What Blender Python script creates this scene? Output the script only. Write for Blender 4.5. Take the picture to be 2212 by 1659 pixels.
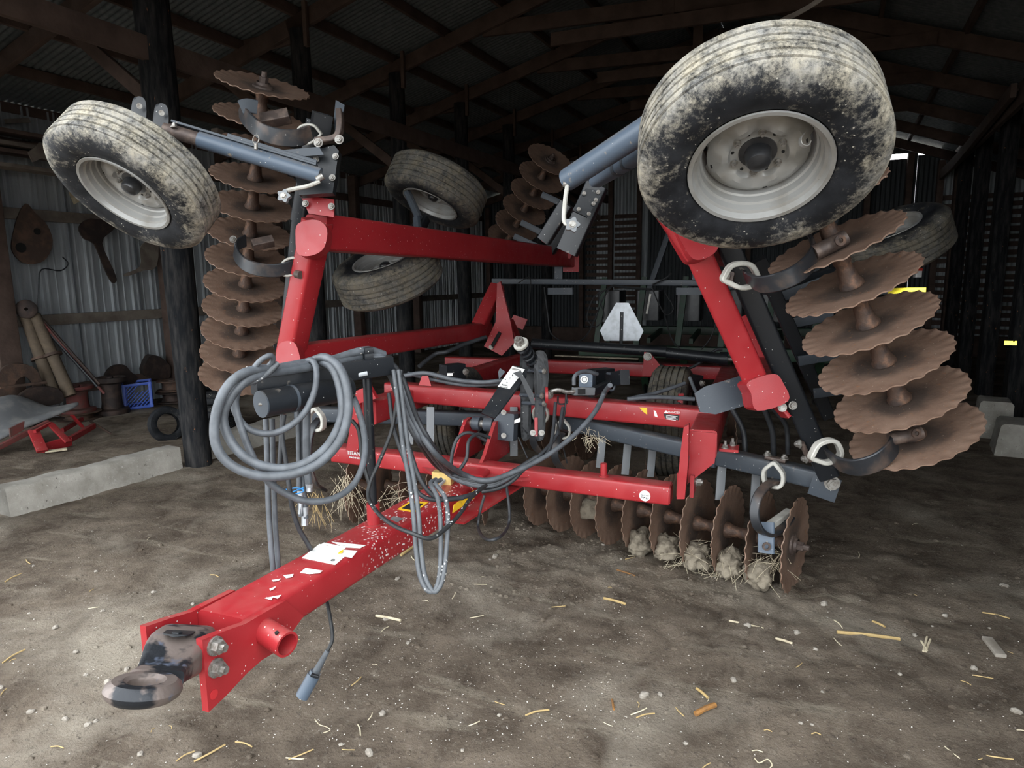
import bpy, bmesh, math, random
from mathutils import Vector as V, Matrix, noise as mn
for o in list(bpy.data.objects): bpy.data.objects.remove(o)
random.seed(7)
SC = bpy.context.scene
COL = SC.collection

# ---------------------------------------------------------------- camera, sky, exposure
F, CX, CY, HC = 1420.0, 1106.0, 829.5, 1.75
_p, _r, _yh, _yb = (math.radians(a) for a in (9.1, 0.68, 20.9, 26.1))
CAM = V((0, 0, HC))
FW = V((-math.sin(_yh) * math.cos(_p), math.cos(_yh) * math.cos(_p), -math.sin(_p)))
_rt = V((math.cos(_yh), math.sin(_yh), 0)); _dn = FW.cross(_rt)
RX = _rt * math.cos(_r) + _dn * math.sin(_r)
DY = -_rt * math.sin(_r) + _dn * math.cos(_r)
cd = bpy.data.cameras.new('camera'); cam = bpy.data.objects.new('camera', cd); COL.objects.link(cam)
cd.sensor_width = 36; cd.lens = F / 2212 * 36; cd.clip_start = .02; cd.clip_end = 300
m = Matrix.Identity(4)
for i in range(3): m[i][0], m[i][1], m[i][2], m[i][3] = RX[i], -DY[i], -FW[i], CAM[i]
cam.matrix_world = m; SC.camera = cam

W = bpy.data.worlds.new('overcast_sky'); SC.world = W; W.use_nodes = True
bg = W.node_tree.nodes['Background']; bg.inputs[0].default_value = (.93, .97, 1.0, 1); bg.inputs[1].default_value = 1.0
SC.view_settings.view_transform = 'Standard'; SC.view_settings.look = 'None'
SC.view_settings.gamma = 1; SC.view_settings.use_curve_mapping = False
SC.view_settings.exposure = 2.5

# ---------------------------------------------------------------- measuring helpers: a pixel of the photograph to a point of the place
def ray(x, y): return FW + RX * ((x - CX) / F) + DY * ((y - CY) / F)
def U(x, y, ax, val):
    i = 'XYZ'.index(ax); d = ray(x, y); return CAM + d * ((val - CAM[i]) / d[i])
def D(x, y, dep): return CAM + ray(x, y) * dep
BD = V((math.sin(_yb - _yh), math.cos(_yb - _yh), 0)); BX = V((BD.y, -BD.x, 0))
def B(u, v, z): return BX * u + BD * v + V((0, 0, z))         # the barn's own axes: across, along, up
def BU(x, y, u):
    d = ray(x, y); return CAM + d * (u / d.dot(BX))
def BV(x, y, v):
    d = ray(x, y); return CAM + d * (v / d.dot(BD))
def PL(x, y, p, n):                                           # a pixel onto the plane through p with normal n
    d = ray(x, y); return CAM + d * ((p - CAM).dot(n) / d.dot(n))

# ---------------------------------------------------------------- mesh builder
def perp(a):
    a = a.normalized(); t = V((0, 0, 1)) if abs(a.z) < .9 else V((1, 0, 0))
    x = t.cross(a).normalized(); return x, a.cross(x)
def smooth(pts, k=5, closed=False):
    P = [V(p) for p in pts]; n = len(P); out = []
    rng = range(n) if closed else range(n - 1)
    for i in rng:
        p1, p2 = P[i], P[(i + 1) % n]
        p0 = P[(i - 1) % n] if (closed or i) else p1 * 2 - p2
        p3 = P[(i + 2) % n] if (closed or i + 2 < n) else p2 * 2 - p1
        for j in range(k):
            t = j / k
            out.append(.5 * ((2 * p1) + (p2 - p0) * t + (2 * p0 - 5 * p1 + 4 * p2 - p3) * t * t + (3 * p1 - p0 - 3 * p2 + p3) * t ** 3))
    if not closed: out.append(P[-1])
    return out
class G:
    def __init__(s): s.v = []; s.f = []
    def add(s, vs, fs):
        o = len(s.v); s.v += [tuple(p) for p in vs]; s.f += [tuple(i + o for i in f) for f in fs]; return s
    def loft(s, secs, cap=True, closed=False):
        n = len(secs[0]); vs = [p for sec in secs for p in sec]; fs = []
        m_ = len(secs)
        for i in range(m_ if closed else m_ - 1):
            a, b = i * n, ((i + 1) % m_) * n
            for j in range(n):
                k = (j + 1) % n; fs.append((a + j, a + k, b + k, b + j))
        if cap and not closed:
            fs.append(tuple(range(n - 1, -1, -1))); fs.append(tuple((m_ - 1) * n + j for j in range(n)))
        return s.add(vs, fs)
    def sec(s, c, x, y, w, h, r=0.0, k=3):
        c = V(c); out = []
        r = min(r, w * .49, h * .49)
        for sx, sy, a0 in ((1, 1, 0), (-1, 1, 90), (-1, -1, 180), (1, -1, 270)):
            if r <= 0: out.append(c + x * (sx * w / 2) + y * (sy * h / 2)); continue
            for j in range(k + 1):
                a = math.radians(a0 + 90 * j / k)
                out.append(c + x * (sx * (w / 2 - r) + r * math.cos(a)) + y * (sy * (h / 2 - r) + r * math.sin(a)))
        return out
    def bar(s, p, q, w, h, up=(0, 0, 1), r=.012, w2=None, h2=None):
        p, q = V(p), V(q); a = (q - p).normalized(); u = V(up)
        x = a.cross(u)
        if x.length < 1e-4: x = a.cross(V((0, 1, 0)))
        x.normalize(); y = x.cross(a)
        return s.loft([s.sec(p, x, y, w, h, r), s.sec(q, x, y, w2 or w, h2 or h, r)])
    def cyl(s, p, q, r, r2=None, n=16, cap=True):
        p, q = V(p), V(q); x, y = perp(q - p); r2 = r if r2 is None else r2
        c = [(math.cos(2 * math.pi * i / n), math.sin(2 * math.pi * i / n)) for i in range(n)]
        return s.loft([[p + x * (r * a) + y * (r * b) for a, b in c], [q + x * (r2 * a) + y * (r2 * b) for a, b in c]], cap)
    def lathe(s, c, a, prof, n=32, closed=False):
        c = V(c); a = V(a).normalized(); x, y = perp(a)
        secs = []
        for i in range(n):
            t = 2 * math.pi * i / n; d = x * math.cos(t) + y * math.sin(t)
            secs.append([c + d * r + a * h for r, h in prof])
        k = len(prof); vs = [p for q in secs for p in q]; fs = []
        for i in range(n):
            A, B_ = i * k, ((i + 1) % n) * k
            for j in range(k if closed else k - 1):
                l = (j + 1) % k; fs.append((A + j, B_ + j, B_ + l, A + l))
        return s.add(vs, fs)
    def tube(s, pts, r, n=8, k=5, closed=False, sm=True):
        P = smooth(pts, k, closed) if sm else [V(p) for p in pts]
        t0 = (P[1] - P[0]).normalized(); x, y = perp(t0); secs = []
        for i, p in enumerate(P):
            if closed: t = P[(i + 1) % len(P)] - P[i - 1]
            else: t = P[min(i + 1, len(P) - 1)] - P[max(i - 1, 0)]
            if t.length < 1e-9: t = t0
            t = t.normalized(); x = (x - t * x.dot(t)); x.normalize(); y = t.cross(x)
            secs.append([p + x * (r * math.cos(2 * math.pi * j / n)) + y * (r * math.sin(2 * math.pi * j / n)) for j in range(n)])
        return s.loft(secs, True, closed)
    def ribbon(s, pts, wd, w, t, k=5, closed=False, r=.004):
        P = smooth(pts, k, closed); wd = V(wd).normalized(); secs = []
        for i, p in enumerate(P):
            if closed: a = P[(i + 1) % len(P)] - P[i - 1]
            else: a = P[min(i + 1, len(P) - 1)] - P[max(i - 1, 0)]
            a.normalize(); x = (wd - a * wd.dot(a)).normalized(); y = a.cross(x)
            secs.append(s.sec(p, x, y, w, t, r, 1))
        return s.loft(secs, True, closed)
    def plate(s, pts, t, n=None):                       # a flat outline given thickness t along its normal
        P = [V(p) for p in pts]
        if n is None:
            n = V((0, 0, 0))
            for i in range(len(P)): n += P[i].cross(P[(i + 1) % len(P)])
        n = V(n).normalized()
        return s.loft([[p - n * (t / 2) for p in P], [p + n * (t / 2) for p in P]])
    def box(s, c, sx, sy, sz, rz=0, r=0.0):
        c = V(c); x = V((math.cos(rz), math.sin(rz), 0)); y = V((-x.y, x.x, 0))
        return s.loft([s.sec(c - V((0, 0, sz / 2)), x, y, sx, sy, r), s.sec(c + V((0, 0, sz / 2)), x, y, sx, sy, r)])
    def hexbolt(s, p, a, r, h, shank=0.0, washer=True):
        p = V(p); a = V(a).normalized()
        if washer: s.cyl(p, p + a * h * .25, r * 1.3, n=16)
        s.cyl(p + a * h * .2, p + a * h, r, r * .96, n=6)
        if shank: s.cyl(p + a * h, p + a * (h + shank), r * .55, n=10)
        return s
    def obj(s, name, mat_, parent=None, at=None, flat=False, ang=35):
        me = bpy.data.meshes.new(name); o = V(at) if at is not None else None
        vs = s.v if o is None else [(a - o.x, b - o.y, c - o.z) for a, b, c in s.v]
        me.from_pydata(vs, [], s.f); me.update()
        bm = bmesh.new(); bm.from_mesh(me); bmesh.ops.recalc_face_normals(bm, faces=bm.faces); bm.to_mesh(me); bm.free()
        if not flat:
            me.shade_smooth(); me.set_sharp_from_angle(angle=math.radians(ang))
        return link(name, me, mat_, parent, o)
def link(name, me, mat_, parent=None, at=None, mw=None):
    if mat_ is not None and not me.materials: me.materials.append(mat_)
    ob = bpy.data.objects.new(name, me); COL.objects.link(ob)
    if mw is not None: M_ = mw
    else: M_ = Matrix.Translation(at if at is not None else V((0, 0, 0)))
    if parent is not None:
        ob.parent = parent; ob.matrix_parent_inverse = WM[parent.name].inverted()
    ob.matrix_basis = M_; WM[ob.name] = M_.copy()
    return ob
WM = {}
def empty(name, at):
    e = bpy.data.objects.new(name, None); COL.objects.link(e); e.empty_display_size = .2
    e.matrix_basis = Matrix.Translation(V(at)); WM[e.name] = Matrix.Translation(V(at)); return e
def tag(o, label=None, cat=None, group=None, kind=None):
    if label: o['label'] = label
    if cat: o['category'] = cat
    if group: o['group'] = group
    if kind: o['kind'] = kind
    return o
def frame_mw(c, a, xref=None):
    a = V(a).normalized()
    if xref is None: x, y = perp(a)
    else:
        x = V(xref) - a * V(xref).dot(a); x.normalize(); y = a.cross(x)
    M_ = Matrix.Identity(4)
    for i in range(3): M_[i][0], M_[i][1], M_[i][2], M_[i][3] = x[i], y[i], a[i], V(c)[i]
    return M_
def text(body, o, x, y, size, mat_, parent, name='lettering', align='CENTER', sx=1.0):
    cu = bpy.data.curves.new(name, 'FONT'); cu.body = body; cu.size = size; cu.align_x = align; cu.align_y = 'CENTER'; cu.extrude = .0006
    cu.resolution_u = 2; cu.offset = size * .012; cu.space_line = .85
    if mat_: cu.materials.append(mat_)
    x = V(x).normalized(); n = x.cross(V(y)).normalized(); y = n.cross(x)
    M_ = Matrix.Identity(4)
    for i in range(3): M_[i][0], M_[i][1], M_[i][2], M_[i][3] = x[i] * sx, y[i], n[i], V(o)[i]
    return link(name, cu, mat_, parent, mw=M_) if False else _txt(name, cu, parent, M_)
def _txt(name, cu, parent, M_):
    ob = bpy.data.objects.new(name, cu); COL.objects.link(ob)
    dg = bpy.context.evaluated_depsgraph_get(); me = bpy.data.meshes.new_from_object(ob.evaluated_get(dg)); me.name = name
    mats = list(cu.materials); bpy.data.objects.remove(ob)
    if not me.materials and mats: me.materials.append(mats[0])
    return link(name, me, None, parent, mw=M_)

def plate_facing(c, x, n, w, h, t): n = V(n).normalized(); x = V(x); x = (x - n * x.dot(n)).normalized(); y = n.cross(x); return G().loft([G().sec(V(c) + n * s_, x, y, w, h) for s_ in (-t / 2, t / 2)])
def toward(c, T): return (CAM - c).normalized() + (V(T) - c).normalized()

# ---------------------------------------------------------------- materials
class NT:
    def __init__(s, name):
        s.m = bpy.data.materials.new(name); s.m.use_nodes = True; s.t = s.m.node_tree; s.b = s.t.nodes['Principled BSDF']
        s.tc = s.t.nodes.new('ShaderNodeTexCoord')
    def n(s, typ, **kw):
        nd = s.t.nodes.new(typ)
        for k, v in kw.items():
            if hasattr(nd, k): setattr(nd, k, v)
            else: s.put(nd.inputs[k.replace('_', ' ')], v)
        return nd
    def put(s, sock, v):
        if isinstance(v, bpy.types.NodeSocket): s.t.links.new(v, sock)
        else: sock.default_value = v
    def noise(s, scale, detail=4, rough=.55, vec=None, dist=0):
        nd = s.n('ShaderNodeTexNoise', Scale=scale, Detail=detail, Roughness=rough, Distortion=dist); s.put(nd.inputs['Vector'], vec or s.tc.outputs['Object']); return nd.outputs['Fac']
    def vor(s, scale, vec=None, feature='F1'):
        nd = s.n('ShaderNodeTexVoronoi', Scale=scale); nd.feature = feature; s.put(nd.inputs['Vector'], vec or s.tc.outputs['Object']); return nd.outputs['Distance']
    def ramp(s, fac, lo, hi, a=0.0, b=1.0):
        nd = s.n('ShaderNodeMapRange'); s.put(nd.inputs[0], fac)
        for i, v in enumerate((lo, hi, a, b)): nd.inputs[i + 1].default_value = v
        return nd.outputs[0]
    def math(s, op, a, b=0.0):
        nd = s.n('ShaderNodeMath', operation=op); s.put(nd.inputs[0], a); s.put(nd.inputs[1], b); return nd.outputs[0]
    def mix(s, fac, a, b):
        nd = s.n('ShaderNodeMix'); nd.data_type = 'RGBA'; s.put(nd.inputs[0], fac)
        s.put(nd.inputs[6], c4(a)); s.put(nd.inputs[7], c4(b)); return nd.outputs[2]
    def bump(s, h, strength=.3, dist=.01):
        nd = s.n('ShaderNodeBump', Strength=strength, Distance=dist); s.put(nd.inputs['Height'], h); s.put(s.b.inputs['Normal'], nd.outputs[0])
    def scaled(s, sc, out='Object'):
        nd = s.n('ShaderNodeMapping'); nd.inputs['Scale'].default_value = sc; s.put(nd.inputs[0], s.tc.outputs[out]); return nd.outputs[0]
    def done(s, col, rough=.5, metal=0.0, spec=None):
        s.put(s.b.inputs['Base Color'], c4(col)); s.put(s.b.inputs['Roughness'], rough); s.put(s.b.inputs['Metallic'], metal)
        if spec is not None: s.b.inputs['Specular IOR Level'].default_value = spec
        return s.m
def c4(c): return c if isinstance(c, bpy.types.NodeSocket) else (c[0], c[1], c[2], 1.0)
def lin(r, g, b):
    f = lambda c: (c / 255 / 12.92) if c <= 10 else ((c / 255 + .055) / 1.055) ** 2.4
    return (f(r), f(g), f(b))
def simple(name, col, rough=.5, metal=0.0, col2=None, scale=8, lo=.45, hi=.65, bump=0, bscale=40, spec=None, c3=None, s3=60, lo3=.6, hi3=.68):
    t = NT(name); c = col
    if col2: c = t.mix(t.ramp(t.noise(scale), lo, hi), c, col2)
    if c3: c = t.mix(t.ramp(t.noise(s3, 3), lo3, hi3), c, c3)
    if bump: t.bump(t.noise(bscale, 5), bump)
    return t.done(c, rough, metal, spec)
def splat(t, c, amount=.5, sc=55, white=(.72, .72, .70)):        # small white droppings
    v = t.vor(sc); spot = t.ramp(v, .30, .22); msk = t.ramp(t.noise(7, 2), .62 - .2 * amount, .70 - .2 * amount)
    v2 = t.ramp(t.noise(sc * .9, 1), .70, .73)
    return t.mix(t.math('MULTIPLY', t.math('MAXIMUM', spot, v2), msk), c, white)
MT = {}
def red_paint(name, sp=0.0, dust=.5):
    t = NT(name)
    c = t.mix(t.ramp(t.noise(3, 4), .35, .7), (.26, .013, .018), (.32, .021, .025))
    nz = t.n('ShaderNodeNewGeometry'); sx = t.n('ShaderNodeSeparateXYZ'); t.put(sx.inputs[0], nz.outputs['Normal'])
    up = t.ramp(sx.outputs[2], .5, .95)
    dn = t.math('MULTIPLY', up, t.ramp(t.noise(9, 5), .35, .75, 0, dust))
    c = t.mix(dn, c, (.25, .13, .11))
    if sp:
        oy = t.n('ShaderNodeSeparateXYZ'); t.put(oy.inputs[0], t.tc.outputs['Object']); c0 = c
        c = t.mix(t.ramp(oy.outputs[1], .62, .80), c0, splat(t, c0, sp)); c = t.mix(t.ramp(t.vor(40), .09, .06), c, (.55, .42, .40))
    else:
        c = t.mix(t.ramp(t.vor(34), .10, .07), c, (.55, .45, .42))
    t.bump(t.noise(180, 2), .04)
    return t.done(c, t.ramp(t.noise(12), .3, .7, .28, .5), 0, .5)
MT['red'] = red_paint('red_paint'); MT['red_splat'] = red_paint('red_paint_spattered', .9, .25)
def black_paint(name, col, dustc, amt=.35, rough=.38):
    t = NT(name); nz = t.n('ShaderNodeNewGeometry'); sx = t.n('ShaderNodeSeparateXYZ'); t.put(sx.inputs[0], nz.outputs['Normal'])
    up = t.ramp(sx.outputs[2], .4, .95)
    c = t.mix(t.math('MULTIPLY', up, t.ramp(t.noise(11, 5), .35, .7, 0, amt)), col, dustc)
    c = t.mix(t.ramp(t.vor(30), .075, .05), c, (.5, .5, .48)); c = t.mix(t.ramp(t.noise(30, 4), .66, .74), c, dustc)
    t.bump(t.noise(140, 2), .04); return t.done(c, rough, 0, .38)
MT['black'] = black_paint('black_paint', (.009, .011, .014), (.10, .09, .08), .25, .4)
MT['slate'] = black_paint('slate_grey_paint', (.045, .055, .068), (.18, .16, .14), .5, .42)
MT['bluesteel'] = black_paint('blue_grey_paint', (.075, .10, .135), (.26, .22, .17), .6, .38)
MT['grey'] = black_paint('grey_steel', (.16, .17, .18), (.24, .22, .19), .4, .45)
MT['bolt'] = simple('zinc_bolt', (.30, .29, .27), .48, .7, (.17, .15, .13), 60)
MT['zinc'] = simple('zinc_plate', (.50, .53, .56), .42, .7, (.40, .42, .44), 14, bump=.02)
MT['shackle'] = simple('pale_cast_clamp', (.44, .43, .39), .55, .05, (.30, .29, .26), 12)
MT['toweye'] = simple('worn_tow_eye', (.155, .125, .112), .45, .4, (.014, .016, .020), 8, .50, .57, bump=.2, c3=(.10, .12, .17), s3=14, lo3=.62, hi3=.7)
MT['castbrown'] = simple('brown_cast_iron', (.075, .055, .048), .55, .3, (.15, .11, .09), 22, bump=.1)
MT['spring'] = simple('dark_spring_steel', (.022, .024, .028), .38, .2, (.10, .07, .055), 7, .5, .7, c3=(.22, .21, .2), s3=45, lo3=.7, hi3=.74)
MT['spool'] = simple('rusty_spool', (.080, .048, .034), .6, .25, (.19, .100, .058), 22, .5, .66, bump=.5, bscale=60, c3=(.05, .035, .03), s3=9, lo3=.52, hi3=.62)
def rust_disc():
    t = NT('rusty_disc_blade'); sx = t.n('ShaderNodeSeparateXYZ'); t.put(sx.inputs[0], t.tc.outputs['Object'])
    r = t.math('SQRT', t.math('ADD', t.math('MULTIPLY', sx.outputs[0], sx.outputs[0]), t.math('MULTIPLY', sx.outputs[1], sx.outputs[1])))
    oi = t.n('ShaderNodeObjectInfo'); vec = t.n('ShaderNodeVectorMath', operation='ADD'); t.put(vec.inputs[0], t.tc.outputs['Object']); t.put(vec.inputs[1], oi.outputs['Location'])
    n1 = t.noise(9, 5, .6, vec.outputs[0]); n2 = t.noise(55, 4, .6, vec.outputs[0])
    c = t.mix(t.ramp(n1, .35, .68), (.165, .100, .070), (.225, .148, .108))
    rr = t.math('ADD', r, t.ramp(n1, .2, .8, -.05, .05))
    c = t.mix(t.ramp(rr, .09, .165, .85, 0), c, (.055, .043, .037))
    c = t.mix(t.ramp(n2, .62, .72), c, (.24, .115, .055)); c = t.mix(t.ramp(t.vor(38, vec.outputs[0]), .085, .06), c, (.42, .38, .32))
    t.bump(n2, .18); return t.done(c, .62, .15)
MT['disc'] = rust_disc()
def mud_tire(name, mudc, lo, R0):
    t = NT(name); sx = t.n('ShaderNodeSeparateXYZ'); t.put(sx.inputs[0], t.tc.outputs['Object'])
    r = t.math('SQRT', t.math('ADD', t.math('MULTIPLY', sx.outputs[0], sx.outputs[0]), t.math('MULTIPLY', sx.outputs[1], sx.outputs[1])))
    n1 = t.noise(7, 4, .6); n2 = t.noise(42, 8, .85); f = t.math('ADD', t.math('MULTIPLY', n1, .38), t.math('MULTIPLY', n2, .62))
    f = t.math('ADD', f, t.ramp(r, R0 * .70, R0 * .97, -.115, .035))
    mud = t.ramp(f, lo - .06, lo + .09, 0, .92)
    c = t.mix(mud, t.mix(t.ramp(t.noise(12), .4, .7), (.007, .008, .010), (.020, .022, .026)), t.mix(t.ramp(t.noise(11, 6, .7), .38, .66), mudc, (mudc[0] * .66, mudc[0] * .645, mudc[0] * .60)))
    c = t.mix(t.math('MULTIPLY', t.ramp(t.vor(42), .13, .10), t.ramp(t.noise(6, 2), .5, .58)), c, (.36, .34, .29))
    t.bump(f, .35, .006); return t.done(c, t.ramp(mud, 0, 1, .6, .92), 0, .25)
MT['tire'] = mud_tire('muddy_tire_rubber', (.37, .335, .26), .505, .385)
MT['tire_dull'] = mud_tire('dusty_tire_rubber', (.15, .13, .095), .49, .385)
MT['rim'] = simple('silver_rim_paint', (.30, .30, .29), .42, .35, (.22, .21, .19), 6, c3=(.10, .09, .08), s3=38, lo3=.73, hi3=.75, bump=.02)
MT['hub'] = simple('black_hub', (.012, .013, .015), .3, 0, (.03, .03, .032), 10)
MT['hole_shade'] = simple('painted_hole_shade', (.004, .004, .004), .9)  # near-black pieces on the surface, painting the shade inside holes and slots
def hose_mat(name, col, sp):
    t = NT(name); c = t.mix(t.ramp(t.noise(18, 5), .35, .7), col, tuple(k * 1.7 for k in col))
    if sp: c = splat(t, c, .25, 60)
    return t.done(c, .5, 0, .45)
MT['hose'] = hose_mat('grey_rubber_hose', (.056, .062, .070), 0); MT['hose_d'] = hose_mat('black_rubber_hose', (.020, .022, .025), 0)
MT['hose_s'] = hose_mat('spattered_rubber_hose', (.055, .060, .066), 1); MT['cable'] = hose_mat('black_cable', (.012, .013, .014), 0); MT['cable_s'] = hose_mat('spattered_cable', (.014, .015, .016), 1)
MT['white'] = simple('white_decal', (.72, .72, .70), .5, 0, (.5, .46, .42), 20, .6, .7)
MT['yellow'] = simple('yellow_decal', (.80, .48, .02), .45, 0, (.6, .36, .03), 25, .62, .7)
MT['inkblack'] = simple('black_ink', (.01, .01, .01), .6); MT['inkwhite'] = simple('white_ink', (.75, .75, .74), .6); MT['inkred'] = simple('red_decal', (.42, .02, .025), .5)
MT['brass'] = simple('yellow_zinc_block', (.62, .46, .17), .4, .35, (.5, .37, .13), 20)
MT['bluetie'] = simple('blue_plastic', (.02, .22, .55), .45); MT['amber'] = simple('yellow_reflector', (1.0, .80, .06), .12, 1.0)
MT['redlens'] = simple('red_lens', (.6, .05, .03), .3); MT['clear'] = simple('clear_lens', (.6, .6, .6), .2)
MT['wood'] = simple('dark_brown_timber', (.066, .042, .033), .8, 0, (.115, .078, .062), 5, .35, .7, bump=.3, bscale=30)
MT['woodgrey'] = simple('weathered_grey_board', (.17, .145, .12), .85, 0, (.10, .08, .065), 6, .4, .7, bump=.3, bscale=30)
def pole_mat():
    t = NT('tarred_pole'); vec = t.scaled((6, 6, .9)); n_ = t.noise(4, 5, .6, vec)
    c = t.mix(t.ramp(n_, .42, .72), (.008, .009, .011), (.045, .043, .042)); c = t.mix(t.ramp(t.noise(9, 4, .6, t.scaled((3, 3, 1.3))), .69, .73), c, (.27, .12, .05))
    t.bump(n_, .4); return t.done(c, .85, 0, .2)
MT['pole'] = pole_mat()
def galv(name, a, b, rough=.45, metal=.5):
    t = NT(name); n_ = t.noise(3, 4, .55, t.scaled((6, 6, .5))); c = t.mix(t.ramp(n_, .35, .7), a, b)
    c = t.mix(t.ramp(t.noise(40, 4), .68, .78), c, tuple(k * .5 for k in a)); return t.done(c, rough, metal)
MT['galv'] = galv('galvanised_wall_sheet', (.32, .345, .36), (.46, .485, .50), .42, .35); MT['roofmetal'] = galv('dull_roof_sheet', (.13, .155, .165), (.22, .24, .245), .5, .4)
MT['shademetal'] = galv('shade_toned_sheet', (.030, .036, .040), (.055, .062, .066), .55, .3)  # darkened copy of the sheet: interior gloom is put into its colour
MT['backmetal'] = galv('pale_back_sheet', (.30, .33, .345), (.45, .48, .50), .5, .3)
def concrete():
    t = NT('rough_concrete'); n1 = t.noise(4, 6, .6); n2 = t.noise(45, 5, .7)
    c = t.mix(t.ramp(n1, .32, .68), (.22, .205, .175), (.40, .38, .34)); c = t.mix(t.ramp(n2, .6, .72), c, (.50, .48, .44)); c = t.mix(t.ramp(t.noise(30, 4), .66, .74), c, (.10, .09, .08))
    t.bump(n2, .5); return t.done(c, .9)
MT['concrete'] = concrete()
def dirt():
    t = NT('packed_dirt'); g = t.tc.outputs['Object']
    n1 = t.noise(.8, 6, .62, g, .4); n2 = t.noise(3.2, 7, .65, g, .6); n3 = t.noise(38, 6, .7, g)
    c = t.mix(t.ramp(n2, .33, .66), (.088, .066, .048), (.240, .194, .148))
    c = t.mix(t.ramp(n1, .50, .66), c, t.mix(t.ramp(n3, .3, .7), (.33, .285, .225), (.46, .405, .33)))
    str_ = t.noise(2.2, 6, .62, t.scaled((.55, 2.6, 1), 'Object'), .5); c = t.mix(t.ramp(str_, .57, .70, 0, .6), c, (.38, .335, .26))
    c = t.mix(t.ramp(n3, .56, .70, 0, .8), c, (.062, .050, .040)); c = t.mix(t.ramp(t.noise(17, 6, .7, g), .56, .70, 0, .55), c, (.33, .285, .23)); c = t.mix(t.ramp(t.noise(110, 3), .64, .70, 0, .7), c, (.30, .27, .23))
    c = t.mix(t.ramp(t.vor(13, g), .045, .03), c, (.6, .58, .54))
    h = t.math('ADD', t.math('MULTIPLY', n3, .5), t.math('MULTIPLY', t.noise(95, 6, .75), .5))
    t.bump(h, 1.0, .035); return t.done(c, .95, 0, .2)
MT['dirt'] = dirt()
MT['clod'] = simple('dry_clay', (.21, .18, .135), .95, 0, (.12, .10, .075), 18, bump=.8, bscale=50)
MT['straw'] = simple('dry_straw', (.40, .29, .13), .7, 0, (.36, .25, .10), 25); MT['palestraw'] = simple('pale_straw', (.52, .46, .33), .8, 0, (.38, .32, .22), 25); MT['darkstraw'] = simple('brown_stalk', (.26, .12, .03), .7, 0, (.16, .08, .03), 25)
MT['pebble'] = simple('pale_pebble', (.26, .235, .20), .85, 0, (.18, .155, .125), 9); MT['chaff'] = simple('white_chaff', (.62, .58, .52), .9)
MT['seat'] = simple('grey_seat_vinyl', (.12, .125, .13), .6, 0, (.19, .19, .185), 7, bump=.15); MT['crate'] = simple('blue_crate_plastic', (.025, .085, .48), .45, 0, (.04, .11, .52), 8)
MT['rust'] = simple('rusty_scrap', (.065, .042, .032), .75, .2, (.12, .07, .048), 8, bump=.3); MT['darkrust'] = simple('dark_scrap_iron', (.030, .022, .020), .7, .3, (.065, .042, .034), 9, bump=.3)
MT['clay'] = simple('clay_brown_pipe', (.095, .072, .05), .85, 0, (.14, .105, .07), 8, bump=.3); MT['faded_red'] = simple('faded_red_paint', (.13, .032, .028), .7, .1, (.08, .04, .033), 9, .45, .6)
MT['greenp'] = simple('dark_green_paint', (.012, .045, .022), .5, 0, (.02, .03, .02), 8)

# ---------------------------------------------------------------- the setting
FRONT, BACK = 1.75, 17.0
def rz(u): return 4.55 + .24 * (u + 5.65) if u < -1.9 else 5.45 - .36 * (u + 1.9)      # underside of the rafters
# ground
RUTS = (.17, .10, .04, -.03, -.11, -.17, -.225, -.88, -.94, -1.0)
def gz(x, y):
    h = .018 * mn.noise(V((x * .9, y * .9, 0))) + .012 * mn.noise(V((x * 3.1, y * 3.1, 4)))
    near = max(0, 1 - abs(y - 3.9) / 1.2) * max(0, 1 - max(0, abs(x + 1.1) - 1.6) / .8)
    r_ = mn.noise(V((x * 9, y * 9, 2)))
    h += (.010 + .022 * near) * r_ + .006 * mn.noise(V((x * 24, y * 24, 7)))
    rut = 0
    if 2.0 < y < 3.85 and -1.2 < x < .4:                 # tread marks running forward from the discs
        w_ = min(1, (3.85 - y) * 4) * min(1, (y - 2.0) * 1.3) * (.55 + .45 * mn.noise(V((x * 4, y * 7, 3))))
        for x0 in RUTS: rut = max(rut, w_ * max(0, 1 - abs(x - x0 - .07 * (y - 3.7)) / .013))
    return h - .016 * rut - .012
def ground():
    xs = [-16, -13, -11]; x = -9.5
    while x < 3.2:
        xs.append(x); x += .0125 if -1.2 < x < .4 else .03 if -3.0 < x < 1.6 else .06
    xs += [3.4, 4, 5, 6.5, 9, 14]
    ys = [-25, -12, -6, -3, -1, 0]; y = .6
    while y < 8.5:
        ys.append(y); y += .03 if y < 4.6 else .06
    ys += [8.7, 9.2, 10, 11, 12.5, 14, 16, 18, 22, 40]
    vs = [(a, b, gz(a, b)) for b in ys for a in xs]; n = len(xs)
    fs = [(j * n + i, j * n + i + 1, (j + 1) * n + i + 1, (j + 1) * n + i) for j in range(len(ys) - 1) for i in range(n - 1)]
    g = G(); g.v = vs; g.f = fs
    return g
fl = ground().obj('floor', MT['dirt'], ang=180); tag(fl, 'bare packed dirt floor of the shed', 'floor', kind='structure')

def corr_sheet(p, along, up, length, height, pitch, depth, ribs=False):
    # profiled sheet: pitch repeats along, extruded along up
    along, up = V(along).normalized(), V(up); n = along.cross(up.normalized()); prof = []
    x = 0.0
    while x < length:
        if ribs:
            for a, h in ((0, 0), (.24, 0), (.26, .35), (.29, .35), (.31, 0), (.60, 0), (.64, 1), (.69, 1), (.73, 0), (.82, 0), (.86, 1), (.91, 1), (.95, 0)): prof.append((x + a * pitch, h * depth))
        else:
            for k in range(6): prof.append((x + k / 6 * pitch, depth * .5 * math.sin(2 * math.pi * k / 6)))
        x += pitch
    prof = [(min(a, length), h) for a, h in prof]
    vs = [V(p) + along * a + n * h for a, h in prof] + [V(p) + up * height + along * a + n * h for a, h in prof]
    k = len(prof); return G().add(vs, [(i, i + 1, k + i + 1, k + i) for i in range(k - 1)])

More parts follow.
